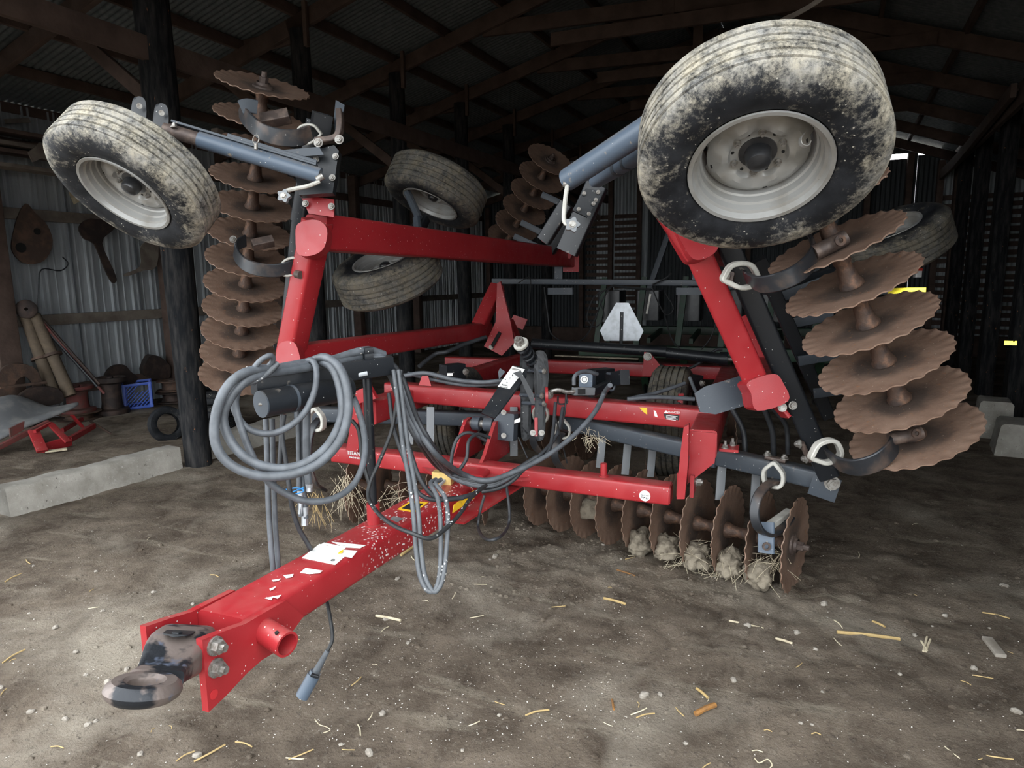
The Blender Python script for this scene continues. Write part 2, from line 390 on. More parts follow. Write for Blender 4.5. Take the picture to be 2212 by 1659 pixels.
# roof: sheets on purlins on rafters
ceil = empty('ceiling', B(-1.9, 9, 5.6)); tag(ceil, 'timber roof of corrugated sheets on purlins and rafters', 'roof', kind='structure')
RT = .30
for (ua, ub) in ((-9.6, -5.0), (-5.0, -1.9), (-1.9, 1.9), (1.9, 6.0)):
    v = FRONT
    while v < BACK + .3:
        a, b = B(ua, v, rz(ua) + RT), B(ub, v, rz(ub) + RT)
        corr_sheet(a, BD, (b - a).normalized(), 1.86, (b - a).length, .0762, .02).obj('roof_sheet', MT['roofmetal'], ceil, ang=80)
        v += 1.84
for u in (-9.3, -8.4, -7.5, -6.6, -5.7, -4.85, -4.0, -3.15, -2.3, -1.5, -.6, .3, 1.2, 2.1, 3.0, 3.9):
    sl = V((0, 0, 1)); G().bar(B(u, FRONT, rz(u) + RT - .07), B(u, BACK, rz(u) + RT - .07), .05, .12, sl, .004).obj('purlin', MT['wood'], ceil)
TV = [2.5, 4.3, 6.15, 8.0, 9.75, 11.5, 13.3, 15.0, 16.7]
for v in TV:
    for (ua, ub) in ((-9.4, -5.5), (-5.8, -1.9), (-1.9, 2.1), (1.8, 5.2)):
        G().bar(B(ua, v, rz(ua) + .09), B(ub, v, rz(ub) + .09), .06, .18, (0, 0, 1), .004).obj('rafter', MT['wood'], ceil)
    G().bar(B(-4.3, v + .06, rz(-4.3) + .06), B(.35, v + .06, rz(.35) + .03), .05, .17, (0, 0, 1), .004).obj('truss_tie', MT['wood'], ceil)
    G().bar(B(.9, v - .06, rz(.9) + .06), B(-3.3, v - .06, 4.62), .05, .15, (0, 0, 1), .004).obj('truss_tie', MT['wood'], ceil)
    G().bar(B(-1.9, v + .05, 5.4), B(-1.9, v + .05, 4.58), .05, .13, (1, 0, 0), .004).obj('king_strut', MT['wood'], ceil)
    G().bar(B(-5.6, v + .07, rz(-5.6) - .02), B(-6.6, v + .07, rz(-5.6) - .02), .05, .16, (0, 0, 1), .004).obj('truss_tie', MT['wood'], ceil)
    G().bar(B(-5.48, v - .08, rz(-5.6) + .25), B(-5.48, v - .08, rz(-5.6) - .22), .05, .05, (1, 0, 0), .004).obj('post_cleat', MT['wood'], ceil)
    G().bar(B(-5.6, v + .05, 3.25), B(-6.9, v + .05, 4.2), .05, .13, (0, 0, 1), .004).obj('knee_brace', MT['wood'], ceil)
G().bar(B(-5.50, FRONT, 3.76), B(-5.50, BACK, 3.76), .06, .20, (0, 0, 1), .004).obj('wall_plate', MT['wood'], ceil)
G().bar(B(1.85, FRONT, 3.8), B(1.85, BACK, 3.8), .06, .2, (0, 0, 1), .004).obj('wall_plate', MT['wood'], ceil)
G().bar(BU(2190, 195, 1.75), BU(2060, 355, 1.75), .06, .16, (0, 0, 1), .004).obj('knee_brace', MT['wood'], ceil)
# twisted scrap hanging above the right tyre
G().ribbon([BV(1655, 68, 4.6), BV(1690, 44, 4.6), BV(1720, 30, 4.62), BV(1752, 12, 4.64), BV(1790, -14, 4.65)], (0, .4, 1), .035, .01).obj('torn_batten', MT['woodgrey'], ceil)

# left wall: profiled sheets between posts, girts on the inside
UW = -9.3
wl = empty('wall_left', B(UW, 8, 0)); tag(wl, 'grey ribbed metal wall on the left with timber girts', 'wall', kind='structure')
v = 0.9
while v < BACK:
    corr_sheet(B(UW, v, -.06), BD, V((0, 0, 1)), .93, rz(UW) + .33, .31, .038, True).obj('wall_sheet', MT['galv'], wl, ang=20); v += .92
for z in (.35, 1.29, 2.62, 3.45): G().bar(B(UW + .09, .9, z), B(UW + .09, BACK, z), .05, .14, (0, 0, 1), .004).obj('girt', MT['wood'] if z > 3 or z < 1 else MT['woodgrey'], wl)
for v in (2.9, 4.45, 6.75, 9.0, 11.2, 13.4, 15.6):
    w_ = .26 if v == 4.45 else .17
    G().bar(B(UW + .22, v, 0), B(UW + .22, v, rz(UW) + .2), w_, w_, (1, 0, 0), .01).obj('wall_post', MT['wood'], wl)
# stacked boards up under the eave on the left
for i, (z, du, w_) in enumerate(((3.28, .58, .22), (3.36, .62, .20), (3.50, .58, .24), (3.10, .66, .26))):
    o = G().bar(B(UW + du, 2.9, z), B(UW + du, 6.4 + .2 * i, z - .02), w_, .045, (0, 0, 1), .003).obj('stored_board', MT['woodgrey'] if i % 2 else MT['wood'])
    tag(o, ('lowest', 'second lowest', 'topmost', 'widest')[i] + ' long board stored under the left eave', 'board', 'boards stored under the left eave')
# back wall: dark boards across a paler sheet, gloom painted into other sheets and the footing
wb = empty('wall_back', B(-2, BACK, 0)); tag(wb, 'far end wall of dark horizontal boards over pale sheet', 'wall', kind='structure')
def back_sheet(u0, u1, z0, z1, m_='shademetal'): corr_sheet(B(u0, BACK + .1, z0 if z0 > .1 else -.1), BX, V((0, 0, 1)), u1 - u0, z1 - (z0 if z0 > .1 else -.1), .09, .02).obj('wall_sheet', MT[m_], wb, ang=80)
uu = -9.5
while uu < 6.0:
    zt_ = min(rz(uu), rz(uu + .46)) + .30
    if uu + .46 <= .56: back_sheet(uu, uu + .47, .02, zt_, 'backmetal' if -6.1 < uu < -4.7 else 'shademetal')
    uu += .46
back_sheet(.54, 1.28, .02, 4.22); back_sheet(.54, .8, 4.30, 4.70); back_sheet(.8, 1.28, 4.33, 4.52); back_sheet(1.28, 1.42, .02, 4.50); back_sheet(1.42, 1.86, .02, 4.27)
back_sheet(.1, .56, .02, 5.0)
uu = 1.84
while uu < 6.0: back_sheet(uu, uu + .41, .02, rz(uu) + .3, 'backmetal' if uu < 3.6 else 'shademetal'); uu += .40
for (u0, u1) in ((-6.1, -5.45), (-5.3, -4.7), (1.9, 2.12), (2.2, 2.98), (3.1, 3.7)):
    z = .52
    while z < 3.4:
        j = random.uniform(-.012, .012); G().bar(B(u0, BACK + .06, z + j), B(u1, BACK + .06, z + j + random.uniform(-.01, .01)), .03, .105 + random.uniform(-.012, .012), (0, 0, 1), 0).obj('wall_board', MT['wood'], wb, flat=True); z += .165
for u in (-9, -6.18, -5.38, -4.62, -1.95, .5, 1.28, 1.85, 2.16, 3.04, 4.6): G().bar(B(u, BACK - .05, 0), B(u, BACK - .05, rz(u)), .15, .12, (1, 0, 0), .005).obj('wall_stud', MT['wood'], wb)
G().bar(B(-9.4, BACK - .02, .2), B(6.2, BACK - .02, .2), .16, .44, (0, 0, 1), .01).obj('footing', MT['wood'], wb)
# right wall
UR = 4.6
wr = empty('wall_right', B(UR, 8, 0)); tag(wr, 'shade-toned sheet wall along the right side of the shed', 'wall', kind='structure')
v = 1.3
while v < BACK:
    corr_sheet(B(UR, v, -.06), BD, V((0, 0, 1)), .93, rz(UR) + .3, .31, .035, True).obj('wall_sheet', MT['shademetal'], wr, ang=20); v += .92
for z in (.5, 1.4, 2.4): G().bar(B(UR - .08, 1.3, z), B(UR - .08, BACK, z), .05, .14, (0, 0, 1), .004).obj('girt', MT['wood'], wr)

# posts of the two inner rows
def pole(name, u, v, r0, r1, top, label, lean=0):
    g = G(); n = 18; secs = []
    for k in range(9):
        z = -.05 + (top + .05) * k / 8; r = r0 + (r1 - r0) * k / 8
        c = B(u + lean * z, v, z); secs.append([c + V((math.cos(2 * math.pi * j / n), math.sin(2 * math.pi * j / n), 0)) * (r * (1 + .06 * mn.noise(V((j * .7, z * 1.5, u))))) for j in range(n)])
    return tag(g.loft(secs).obj(name, MT['pole'], at=B(u, v, 0), ang=60), label, 'post', 'round posts of the left row', 'structure')
ln = ['second', 'third', 'fourth', 'fifth', 'sixth']
pole('round_post', -5.47, 4.22, .12, .155, rz(-5.6), 'near tarred round post beside the end of the concrete curb', -.02)
pole('round_post', -5.72, 2.42, .12, .14, 4.3, 'round post cut by the left edge of the photo at the curb')
for i, v in enumerate((6.15, 8.0, 9.75, 11.5, 13.3)):
    pole('round_post', -5.65, v, .12, .11, rz(-5.6), ln[i] + ' round post of the left row counted from the near one')
for i, v in enumerate((8.1, 9.75, 11.5, 13.3, 15.0)):
    o = G().bar(B(2.02, v, 0), B(2.02, v, rz(2.0)), .19, .19, (1, 0, 0), .01).obj('square_post', MT['pole'], at=B(2.02, v, 0))
    tag(o, ('nearest', 'second', 'third', 'fourth', 'farthest')[i] + ' dark square post of the right row in the gloom', 'post', 'square posts of the right row', 'structure')
c = BV(2183, 741, 9.655); tag(plate_facing(c, BX, toward(c, (1.0, .6, 2.6)), .12, .05, .008).obj('reflector_strip', MT['amber']), 'tiny yellow reflector strip on the dark right post', 'reflector')
# curb
def rough_block(p, q, w, h, seed, n=26, taper=1.0):
    p, q = V(p), V(q); a = (q - p).normalized(); x = a.cross(V((0, 0, 1))).normalized(); g = G(); secs = []
    for k in range(n + 1):
        c = p.lerp(q, k / n); sec = []
        for sx, sz in ((-1, 0), (-1, .5), (-.97, .93), (-.8, 1), (0, 1), (.8, 1), (.97, .93), (1, .5), (1, 0)):
            pt = c + x * (sx * w / 2 * (1 + .18 * (1 - sz))) + V((0, 0, sz * h)); s_ = V((pt.x * 6, pt.y * 6, pt.z * 9 + seed))
            sec.append(pt + x * (.018 * mn.noise(s_)) + V((0, 0, .016 * mn.noise(s_ + V((9, 0, 0))) * sz)))
        secs.append(sec)
    return g.loft(secs)
tag(rough_block(B(-5.70, 2.64, -.03), B(-5.62, 4.08, -.03), .20, .24, 1).obj('concrete_curb', MT['concrete'], ang=50), 'long pale concrete curb in front of the near round post', 'curb', 'concrete curbs between the posts')
tag(rough_block(B(-5.62, 4.36, -.03), B(-5.6, 6.05, -.03), .20, .25, 5).obj('concrete_curb', MT['concrete'], ang=50), 'concrete curb behind the near post and the grey hoses', 'curb', 'concrete curbs between the posts')
for (px, py, w_, h_, l_, lb) in ((2165, 945, .30, .42, .38, 'upright broken concrete block at the foot of the right post'), (2225, 985, .34, .34, .42, 'grey concrete block cut by the right edge of the photo')):
    c = U(px, py, 'Z', 0); tag(rough_block(c + V((-.1, -.05, -.03)), c + V((-.02, l_ - .05, -.03)), w_, h_, px, 6).obj('concrete_block', MT['concrete'], ang=50), lb, 'concrete block')

# unseen front wall, added with a doorway sized to limit the daylight
wf = empty('unseen_wall_front', B(-2, FRONT, 0)); tag(wf, 'unseen sheet wall added around the doorway to limit the daylight', 'wall', kind='structure')
def front_sheet(u0, u1, z0, z1): corr_sheet(B(u0, FRONT - .05, z0), BX, V((0, 0, 1)), u1 - u0, z1 - z0, .31, .03, True).obj('wall_sheet', MT['shademetal'], wf, ang=20)
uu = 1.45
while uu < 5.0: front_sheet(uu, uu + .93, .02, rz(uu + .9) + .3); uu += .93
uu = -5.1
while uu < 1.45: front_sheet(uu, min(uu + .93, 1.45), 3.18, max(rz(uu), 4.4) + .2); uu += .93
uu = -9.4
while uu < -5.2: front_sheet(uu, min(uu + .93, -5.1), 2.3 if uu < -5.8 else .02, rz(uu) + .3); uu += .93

# ---------------------------------------------------------------- the folding disc harrow: one thing, many parts
H = empty('disc_harrow', (-1.4, 4.8, 0))
tag(H, 'red and black folding disc harrow with raised wings and rusty wavy discs', 'disc harrow')
X1, Y1, Z1 = V((1, 0, 0)), V((0, 1, 0)), V((0, 0, 1))
def part(name, g, m_, parent=None, at=None, ang=35): return g.obj(name, MT[m_], parent or H, at, ang=ang)
def bolt(p, a, r=.012, h=.016, parent=None, shank=.006, m_='bolt'): return part('bolt', G().hexbolt(p, a, r, h, shank), m_, parent, p)

# --- tongue
ZT = .60
fL, fR = U(431, 1313, 'Z', ZT), U(524, 1341, 'Z', ZT)
bL, bR = V((-1.725, 3.45, ZT)), V((-1.465, 3.45, ZT))
g = G(); tx = (fR - fL).normalized()
mid0, mid1 = (fL + fR) / 2, (bL + bR) / 2
def tsec(t, w): c = mid0.lerp(mid1, t); return g.sec(c - Z1 * .07, X1, Z1, w, .14, .022)
g.loft([tsec(0, (fR - fL).length), tsec(.5, .215), tsec(.8, .235), tsec(1, .255)])
tongue = part('tongue', g, 'red_splat', at=mid0)
def ontop(x, y, dz=.0012): return U(x, y, 'Z', ZT + dz)
# clevis plates
XR = fR.x + .012
poly = [(430, 1381), (478, 1362), (524, 1346), (565, 1322), (611, 1296), (650, 1330), (597, 1402), (560, 1424), (529, 1451), (482, 1501), (444, 1537)]
cp = [U(x, y, 'X', XR) for x, y in poly]
wd = (fR - fL).length + .026
for dx in (0, -wd):
    part('clevis_plate', G().plate([p + V((dx, 0, 0)) for p in cp], .026, X1), 'red', tongue)
for px, py in ((463, 1395), (465, 1442)):
    p = U(px, py, 'X', XR + .013); part('clevis_bolt', G().hexbolt(p, X1, .024, .03, .016), 'bolt', tongue, p)
p = U(462, 1500, 'X', XR + .014); part('plate_hole', G().cyl(p, p + X1 * .001, .016, n=20), 'inkred', tongue)
p0 = U(570, 1362, 'X', XR + .005); p1 = p0 + V((.125, -.03, -.012)); a = (p1 - p0).normalized()
part('jack_mount', G().lathe(p0, a, [(.045, 0), (.045, .13), (.037, .13), (.037, .02), (0, .02)], 28), 'red', tongue)
p = p0 + a * .1 + V((0, -.02, .041)); part('pin_hole_shade', G().cyl(p, p + V((0, -.002, .005)), .007, n=12), 'hole_shade', tongue)
# tow eye
pb = (U(452, 1418, 'X', XR) + V((-wd / 2, 0, 0))); pe = U(314, 1464, 'Y', pb.y - .29)
ax = (pb - pe).normalized(); sd = X1; upv = ax.cross(sd).normalized()
if upv.z < 0: upv = -upv
upv = (upv * .8 + Z1 * .2).normalized(); sd = ax.cross(upv).normalized()
g = G()
def esec(t, w, h, dz=0): return g.sec(pe.lerp(pb, t) + upv * dz, sd, upv, w, h, min(w, h) * .28)
wb_ = wd - .05
g.loft([esec(1.18, wb_, .135), esec(.92, wb_, .135), esec(.80, wb_ * .97, .12, -.006), esec(.62, wb_ * .84, .075, -.022), esec(.46, wb_ * .74, .052, -.03), esec(.32, wb_ * .78, .046, -.03)])
prof = [(.042, -.018), (.038, 0), (.042, .018), (.054, .026), (.080, .025), (.094, .013), (.098, 0), (.093, -.014), (.078, -.026), (.054, -.026)]
g.lathe(pe - upv * .03, upv, prof, 40, True)
eye = part('tow_eye', g, 'toweye' if 'toweye' in MT else 'spring')
part('eye_pocket', G().loft([G().sec(pe.lerp(pb, .84) + upv * .062, sd, ax, .085, .10, .03), G().sec(pe.lerp(pb, .84) + upv * .0665, sd, ax, .085, .10, .03)]), 'black', eye)
q = pe.lerp(pb, .76) + upv * .06; part('pocket_bolt', G().hexbolt(q, upv, .016, .012, 0), 'black', eye)
# jack and hose stand socket
sb = U(808, 1133, 'Z', ZT)
part('stand_socket', G().lathe(sb, Z1, [(.045, -.002), (.045, .006), (.031, .006), (.031, .105), (.023, .105), (.023, .02)], 24), 'red', tongue)
top = U(812, 795, 'Y', sb.y)
part('stand_pipe', G().cyl(sb + Z1 * .03, V((sb.x, sb.y, top.z)), .021, n=18), 'black')
# decals on the tongue
def decal(name, pts, m_, parent, lift=.0012):
    P = [ontop(x, y, lift) for x, y in pts]; return part(name, G().plate(P, .0012, Z1), m_, parent)
for di, pts in enumerate(([(652, 1205), (724, 1220), (757, 1192), (690, 1175)], [(700, 1172), (748, 1182), (740, 1190), (705, 1186), (690, 1178)], [(716, 1170), (790, 1178), (778, 1184), (742, 1182)], [(737, 1187), (772, 1190), (760, 1205), (722, 1198)],
            [(648, 1237), (660, 1227), (697, 1233), (690, 1238), (668, 1240)], [(612, 1243), (634, 1240), (632, 1246), (618, 1249)], [(587, 1253), (607, 1250), (602, 1254), (590, 1256)], [(572, 1292), (608, 1285), (600, 1293), (590, 1290), (586, 1296)], [(582, 1272), (596, 1267), (592, 1272), (584, 1276)])):
    decal('torn_decal', pts, 'white', tongue, .0012 + .0005 * di)
decal('warning_triangle_decal', [(734, 1191), (742, 1187), (740, 1194), (730, 1196)], 'yellow', tongue, .0070)
c = ontop(719, 1210, .0035); part('decal_symbol', G().lathe(c, Z1, [(.006, 0), (.009, 0), (.009, .001), (.006, .001)], 20, True), 'inkblack', tongue)
decal('warning_decal', [(858, 1100), (896, 1107), (925, 1085), (888, 1082)], 'yellow', tongue); decal('warning_panel', [(868, 1098), (896, 1103), (915, 1088), (887, 1086)], 'inkblack', tongue, .0024)
decal('serial_plate', [(842, 1121), (858, 1128), (872, 1120), (850, 1115)], 'grey', tongue)
P = [PL(x, y, V((-1.475, 2.9, .53)), V((1, -.04, 0))) for x, y in ((973, 1108), (976, 1090), (1020, 1058), (1020, 1076))]
part('yellow_side_decal', G().plate([q + X1 * .012 for q in P], .002), 'yellow', tongue)
vb = U(957, 1031, 'Z', ZT + .035)
part('valve_block', G().box(vb, .115, .06, .07, .1, .004), 'brass')
for dx in (-.016, .022):
    q = vb + V((dx, -.026, -.008)); part('hose_fitting', G().cyl(q, q + V((-.01, -.045, -.02)), .011, .009, n=8), 'zinc')
q = vb + V((0, 0, .04)); part('valve_lever', G().cyl(q - V((.02, 0, 0)), q + V((.03, .01, .006)), .012, .012, n=10), 'black')

# --- front crossbar
YB = 3.50
q0, q1 = U(727, 977, 'Y', YB), U(1448, 1066, 'Y', YB)
cb = part('crossbar', G().bar(q0, q1, .12, .105, Z1, .014), 'red', at=q0)
for q, s_ in ((q0, 1), (q1, -1)): part('end_cap', G().bar(q + X1 * (.006 * s_), q - X1 * (.006 * s_), .105, .09, Z1, .004), 'red', cb)
lp = U(1304, 1030, 'Y', YB); lp.z = q0.z + (q1.z - q0.z) * .8 + .05
part('stub_pin', G().cyl(lp, lp + Z1 * .075, .019, n=18).cyl(lp, lp + Z1 * .008, .028, n=18), 'red', cb)
# rear plates joining tongue and bar
part('tongue_flange', G().plate([V((-1.74, 3.30, .612)), V((-1.44, 3.28, .612)), V((-1.12, 3.50, .612)), V((-1.98, 3.50, .612))], .016, Z1), 'red', cb)
part('tongue_flange', G().plate([V((-1.71, 3.05, .455)), V((-1.45, 3.05, .455)), V((-1.28, 3.54, .54)), V((-1.86, 3.54, .54))], .012), 'red', cb)
part('tongue_web', G().bar(V((-1.59, 3.36, .575)), V((-1.59, 3.5, .60)), .26, .12, Z1, .02), 'red', cb)
XE = U(1027, 1025, 'Z', .62).x
ear = [(1027, 1027), (1045, 985), (1062, 930), (1068, 912), (1077, 905), (1086, 910), (1089, 935), (1098, 965), (1110, 985)]
E3 = [U(x, y, 'X', XE) for x, y in ear]; E3[0].z = E3[-1].z = .62
dxe = -.20
for dx in (0, dxe): part('hitch_ear', G().plate([p + V((dx, 0, 0)) for p in E3], .022, X1), 'red', cb)
pin = U(1076, 918, 'X', XE); part('ear_pin', G().cyl(pin + X1 * .04, pin + X1 * (dxe - .04), .024, n=16), 'bolt', cb)
part('pin_collar', G().cyl(pin + X1 * (-.03), pin + X1 * (dxe * .45), .045, n=20).cyl(pin + X1 * (dxe * .6), pin + X1 * (dxe + .03), .045, n=20), 'slate', cb)
# bar end ears, with the frame arms they hinge on
for sgn, px, py in ((1, 1484, 1046), (-1, 735, 960)):
    e = U(px, py, 'Y', YB + .08)
    if sgn > 0:
        part('hinge_ear', G().bar(e + V((-.03, -.13, .03)), e + V((-.03, .03, .03)), .02, .13, Z1, .003), 'red', cb)
        part('hinge_ear', G().bar(e + V((.035, -.10, .02)), e + V((.035, .05, .02)), .02, .12, Z1, .003), 'red', cb)
        bolt(e + V((.046, 0, .02)), X1, .022, .03)
# text and stickers on the bar
def onbar(x, y): return U(x, y, 'Y', YB - .0612)
nb = (q1 - q0).normalized()
text('TITAN', onbar(764, 979) + V((0, -.002, 0)), nb, Z1, .034, MT['inkwhite'], cb, 'dealer_lettering'); text('MACHINERY', onbar(767, 989) + V((0, -.002, 0)), nb, Z1, .015, MT['inkwhite'], cb, 'dealer_lettering')
c = onbar(1393, 1071); st = part('round_sticker', G().cyl(c, c + V((0, -.0012, 0)), .030, n=28), 'white', cb)
text('FIELD NO', c + V((0, -.002, .002)), nb, Z1, .0095, MT['grey'], cb, 'sticker_lettering')
for dx, dz, w_ in ((-.016, -.008, .007), (-.003, -.0085, .009), (.010, -.0095, .010), (.020, -.010, .004), (-.008, -.014, .004), (.010, -.0155, .009)): part('sticker_mark', G().bar(c + V((dx - w_ / 2, -.0016, dz)), c + V((dx + w_ / 2, -.0016, dz - .0005)), .001, .0035, Z1, 0), 'inkblack', cb)

# --- main frame
YF = 4.05
c0, c1 = U(880, 845, 'Y', YF), U(1545, 905, 'Y', YF)
ft = part('frame_cross_tube', G().bar(c0 - X1 * .15, c1, .13, .125, Z1, .016), 'red', at=c0)
Xr = U(1520, 926, 'Z', .95).x; zt = .95
blk = part('frame_arm', G().bar(V((Xr, 3.52, zt - .075)), V((Xr, 6.4, zt - .09)), .145, .15, Z1, .016), 'red', at=(Xr, 3.52, zt))
part('arm_gusset', G().plate([V((Xr - .06, 3.515, zt - .01)), V((Xr + .072, 3.515, zt - .01)), V((Xr + .065, 3.515, zt - .17)), V((Xr - .07, 3.515, zt - .30))], .012, Y1), 'red', blk)
hp = [U(x, y, 'Y', 3.44) for x, y in ((1478, 921), (1489, 915), (1487, 1000), (1480, 1075), (1463, 1075), (1470, 985))]
part('hinge_plate', G().plate(hp, .05, Y1), 'red', blk)
bp = U(1575, 968, 'Z', .835)
part('beam_clamp_plate', G().box(bp, .10, .12, .014, 0, .004), 'red', blk)
for dx, dy in ((-.02, -.03), (.015, .04)): bolt(bp + V((dx, dy, .007)), Z1, .015, .02, blk, .02)
Xl = U(790, 870, 'Y', 3.5).x
lb = part('frame_arm', G().bar(V((Xl, 3.5, zt - .03)), V((Xl, 6.4, zt - .05)), .145, .15, Z1, .016), 'red', at=(Xl, 3.5, zt))
hp = [U(x, y, 'Y', 3.42) for x, y in ((757, 850), (800, 832), (815, 860), (780, 870), (775, 930), (783, 945), (775, 975), (750, 972), (757, 935))]
part('hinge_plate', G().plate(hp, .03, Y1), 'red', lb)
r0, r1 = U(1040, 785, 'Y', 6.4), U(1600, 806, 'Y', 6.4)
rt_ = part('rear_cross_tube', G().bar(r0 - X1 * .4, r1 + X1 * .4, .14, .13, Z1, .016), 'red', at=r0)
m0, m1 = U(1060, 775, 'Y', 5.9), U(1600, 800, 'Y', 5.9)
# danger decal on the front tube
def onft(x, y): return U(x, y, 'Y', YF - .0662)
part('danger_decal', G().plate([onft(x, y) for x, y in ((1411, 881), (1470, 888), (1470, 911), (1411, 902))], .0012, Y1), 'inkred', ft)
part('decal_patch', G().plate([onft(x, y) + V((0, -.0015, 0)) for x, y in ((1433, 893), (1468, 897), (1467, 908), (1437, 904))], .0012, Y1), 'inkblack', ft)
part('decal_scrap', G().plate([onft(x, y) + V((0, -.0015, 0)) for x, y in ((1412, 886), (1417, 888), (1421, 901), (1414, 899))], .0012, Y1), 'white', ft)
part('yellow_scrap_decal', G().plate([onft(x, y) for x, y in ((1381, 880), (1398, 881), (1398, 896), (1390, 890))], .0012, Y1), 'yellow', ft)
part('decal_triangle', G().plate([onft(x, y) + V((0, -.0015, 0)) for x, y in ((1434, 892), (1439, 886), (1444, 892))], .0012, Y1), 'inkwhite', ft)
text('DANGER', onft(1456, 891) + V((0, -.002, 0)), X1, Z1, .018, MT['inkwhite'], ft, 'decal_lettering')
for i in range(4): part('decal_line', G().plate([onft(1439, 896.5 + i * 2.6) + V((0, -.003, 0)), onft(1464 - 4 * (i % 2), 899.5 + i * 2.6) + V((0, -.003, 0)), onft(1464 - 4 * (i % 2), 900.6 + i * 2.6) + V((0, -.003, 0)), onft(1439, 897.6 + i * 2.6) + V((0, -.003, 0))], .0008, Y1), 'inkwhite', ft)

# --- wheels
def tire_mesh(R, w):
    k = R / .40; h = w / 2; P = [(.222, .66), (.235, .86), (.27, .98), (.32, 1.0), (.36, .93), (.384, .80), (.391, .72)]
    ribs = []
    for a, b in ((.70, .47), (.40, .16), (.09, -.09), (-.16, -.40), (-.47, -.70)): ribs += [(.386, a + .012), (.397, a - .01), (.398, (a + b) / 2), (.397, b + .01), (.386, b - .012)]
    full = P + ribs + [(r, -z) for r, z in reversed(P)]
    return G().lathe((0, 0, 0), Z1, [(r * k, z * h) for r, z in full], 72)
def rim_mesh(k, h):
    pr = [(.224, .80), (.231, .86), (.229, .91), (.216, .90), (.210, .72), (.200, .68), (.198, .48), (.190, .44), (.188, .22), (.182, .18), (.180, .0), (.176, -.06), (.176, -.5), (.2, -.6), (.228, -.85)]
    g = G().lathe((0, 0, 0), Z1, [(r * k, z * h) for r, z in pr], 56); N = 72; rad = [1.0, .93, .82, .66, .55, .50, .40, .335]; hh = [.0, .14, .24, .28, .24, .14, .10, .12]; secs = []
    for i in range(N):
        t = 2 * math.pi * i / N; gap = (math.sin(4 * t) > .55); d = V((math.cos(t), math.sin(t), 0)); sec = []
        for j, (rr, z) in enumerate(zip(rad, hh)):
            r = .177 * rr
            if gap and j == 0: r = .164
            if j in (3, 4): z += .08 * math.cos(6 * t + .9)
            sec.append(d * (r * k) + V((0, 0, z * h)))
        secs.append(sec)
    n = len(rad); vs = [p for s in secs for p in s]
    g.add(vs, [(i * n + j, ((i + 1) % N) * n + j, ((i + 1) % N) * n + j + 1, i * n + j + 1) for i in range(N) for j in range(n - 1)]); return g
TIRES = {}
def wheel(cpx, dep, th, img, m_='tire', R=.40, w=.27, label=None, spin=0, full=True):
    c = D(*cpx, dep); v_ = (c - CAM).normalized(); i_ = RX * img[0] + DY * img[1]; i_ = (i_ - v_ * i_.dot(v_)).normalized()
    a = (-v_ * math.cos(math.radians(th)) + i_ * math.sin(math.radians(th))).normalized()
    return wheel3(c, a, m_, R, w, label, spin)
def wheel3(c, a, m_='tire', R=.40, w=.27, label=None, spin=0):
    a = V(a).normalized(); key = (R, w, m_)
    if key not in TIRES: TIRES[key] = None
    M_ = frame_mw(c, a) @ Matrix.Rotation(spin, 4, 'Z')
    if TIRES[key] is None:
        t = tire_mesh(R, w).obj('tire', MT[m_], H); TIRES[key] = [t.data]; t.matrix_basis = M_; WM[t.name] = M_
    else: t = link('tire', TIRES[key][0], None, H, mw=M_)
    if label: t['label'] = label
    k = R / .4; h = w / 2
    def sub(name, g, mm):
        kk = (key, name)
        if kk in TIRES: me = TIRES[kk]
        else:
            o = g.obj(name, MT[mm], t); me = o.data; TIRES[kk] = me; bpy.data.objects.remove(o)
        return link(name, me, None, t, mw=M_)
    sub('rim', rim_mesh(k, h), 'rim')
    sub('hub_cap', G().lathe((0, 0, 0), Z1, [(.063 * k, -.2 * h), (.062 * k, .15 * h), (.05 * k, .17 * h), (.044 * k, .18 * h), (.042 * k, .48 * h), (.036 * k, .57 * h), (.02 * k, .63 * h), (0, .65 * h)], 32), 'hub')
    for i in range(6):
        t_ = math.pi / 3 * i + .3; d = V((math.cos(t_), math.sin(t_), 0)); o = G().hexbolt((0, 0, 0), Z1, .010 * k, .014, .006)
        b_ = o.obj('wheel_bolt', MT['bolt'], t); b_.matrix_basis = M_ @ Matrix.Translation(d * (.083 * k) + V((0, 0, .14 * h))); WM[b_.name] = b_.matrix_basis.copy()
        d2 = V((math.cos(t_ + .52), math.sin(t_ + .52), 0)); o = G().cyl((0, 0, 0), (0, 0, .003), .006 * k, n=10).obj('bolt_hole_shade', MT['hole_shade'], t); o.matrix_basis = M_ @ Matrix.Translation(d2 * (.082 * k) + V((0, 0, .11 * h))); WM[o.name] = o.matrix_basis.copy()
    for i in range(4):
        t_ = math.pi / 2 * i + .62; d = V((math.cos(t_), math.sin(t_), 0)); o = G().box((0, 0, 0), .015 * k, .015 * k, .004).obj('bolt_hole_shade', MT['hole_shade'], t); o.matrix_basis = M_ @ Matrix.Translation(d * (.148 * k) + V((0, 0, .20 * h))) @ Matrix.Rotation(t_, 4, 'Z'); WM[o.name] = o.matrix_basis.copy()
    return t
WR = wheel((1636, 322), 2.14, 41, (.10, .99), 'tire', .385, .235, 'muddy gauge wheel of the right wing, nearest to the viewer', 1.25)
WL = wheel((294, 390), 3.2, 61, (-.63, .777), 'tire', .385, .235, 'muddy gauge wheel of the left wing', .4)
# valve guard curl on the near rim
q = D(1740, 300, 2.0); part('valve_guard', G().ribbon([q + RX * a_ + DY * b_ for a_, b_ in ((-.002, -.018), (-.016, .0), (-.012, .018), (.006, .022), (.014, .008))], FW, .02, .003), 'rim', WR)
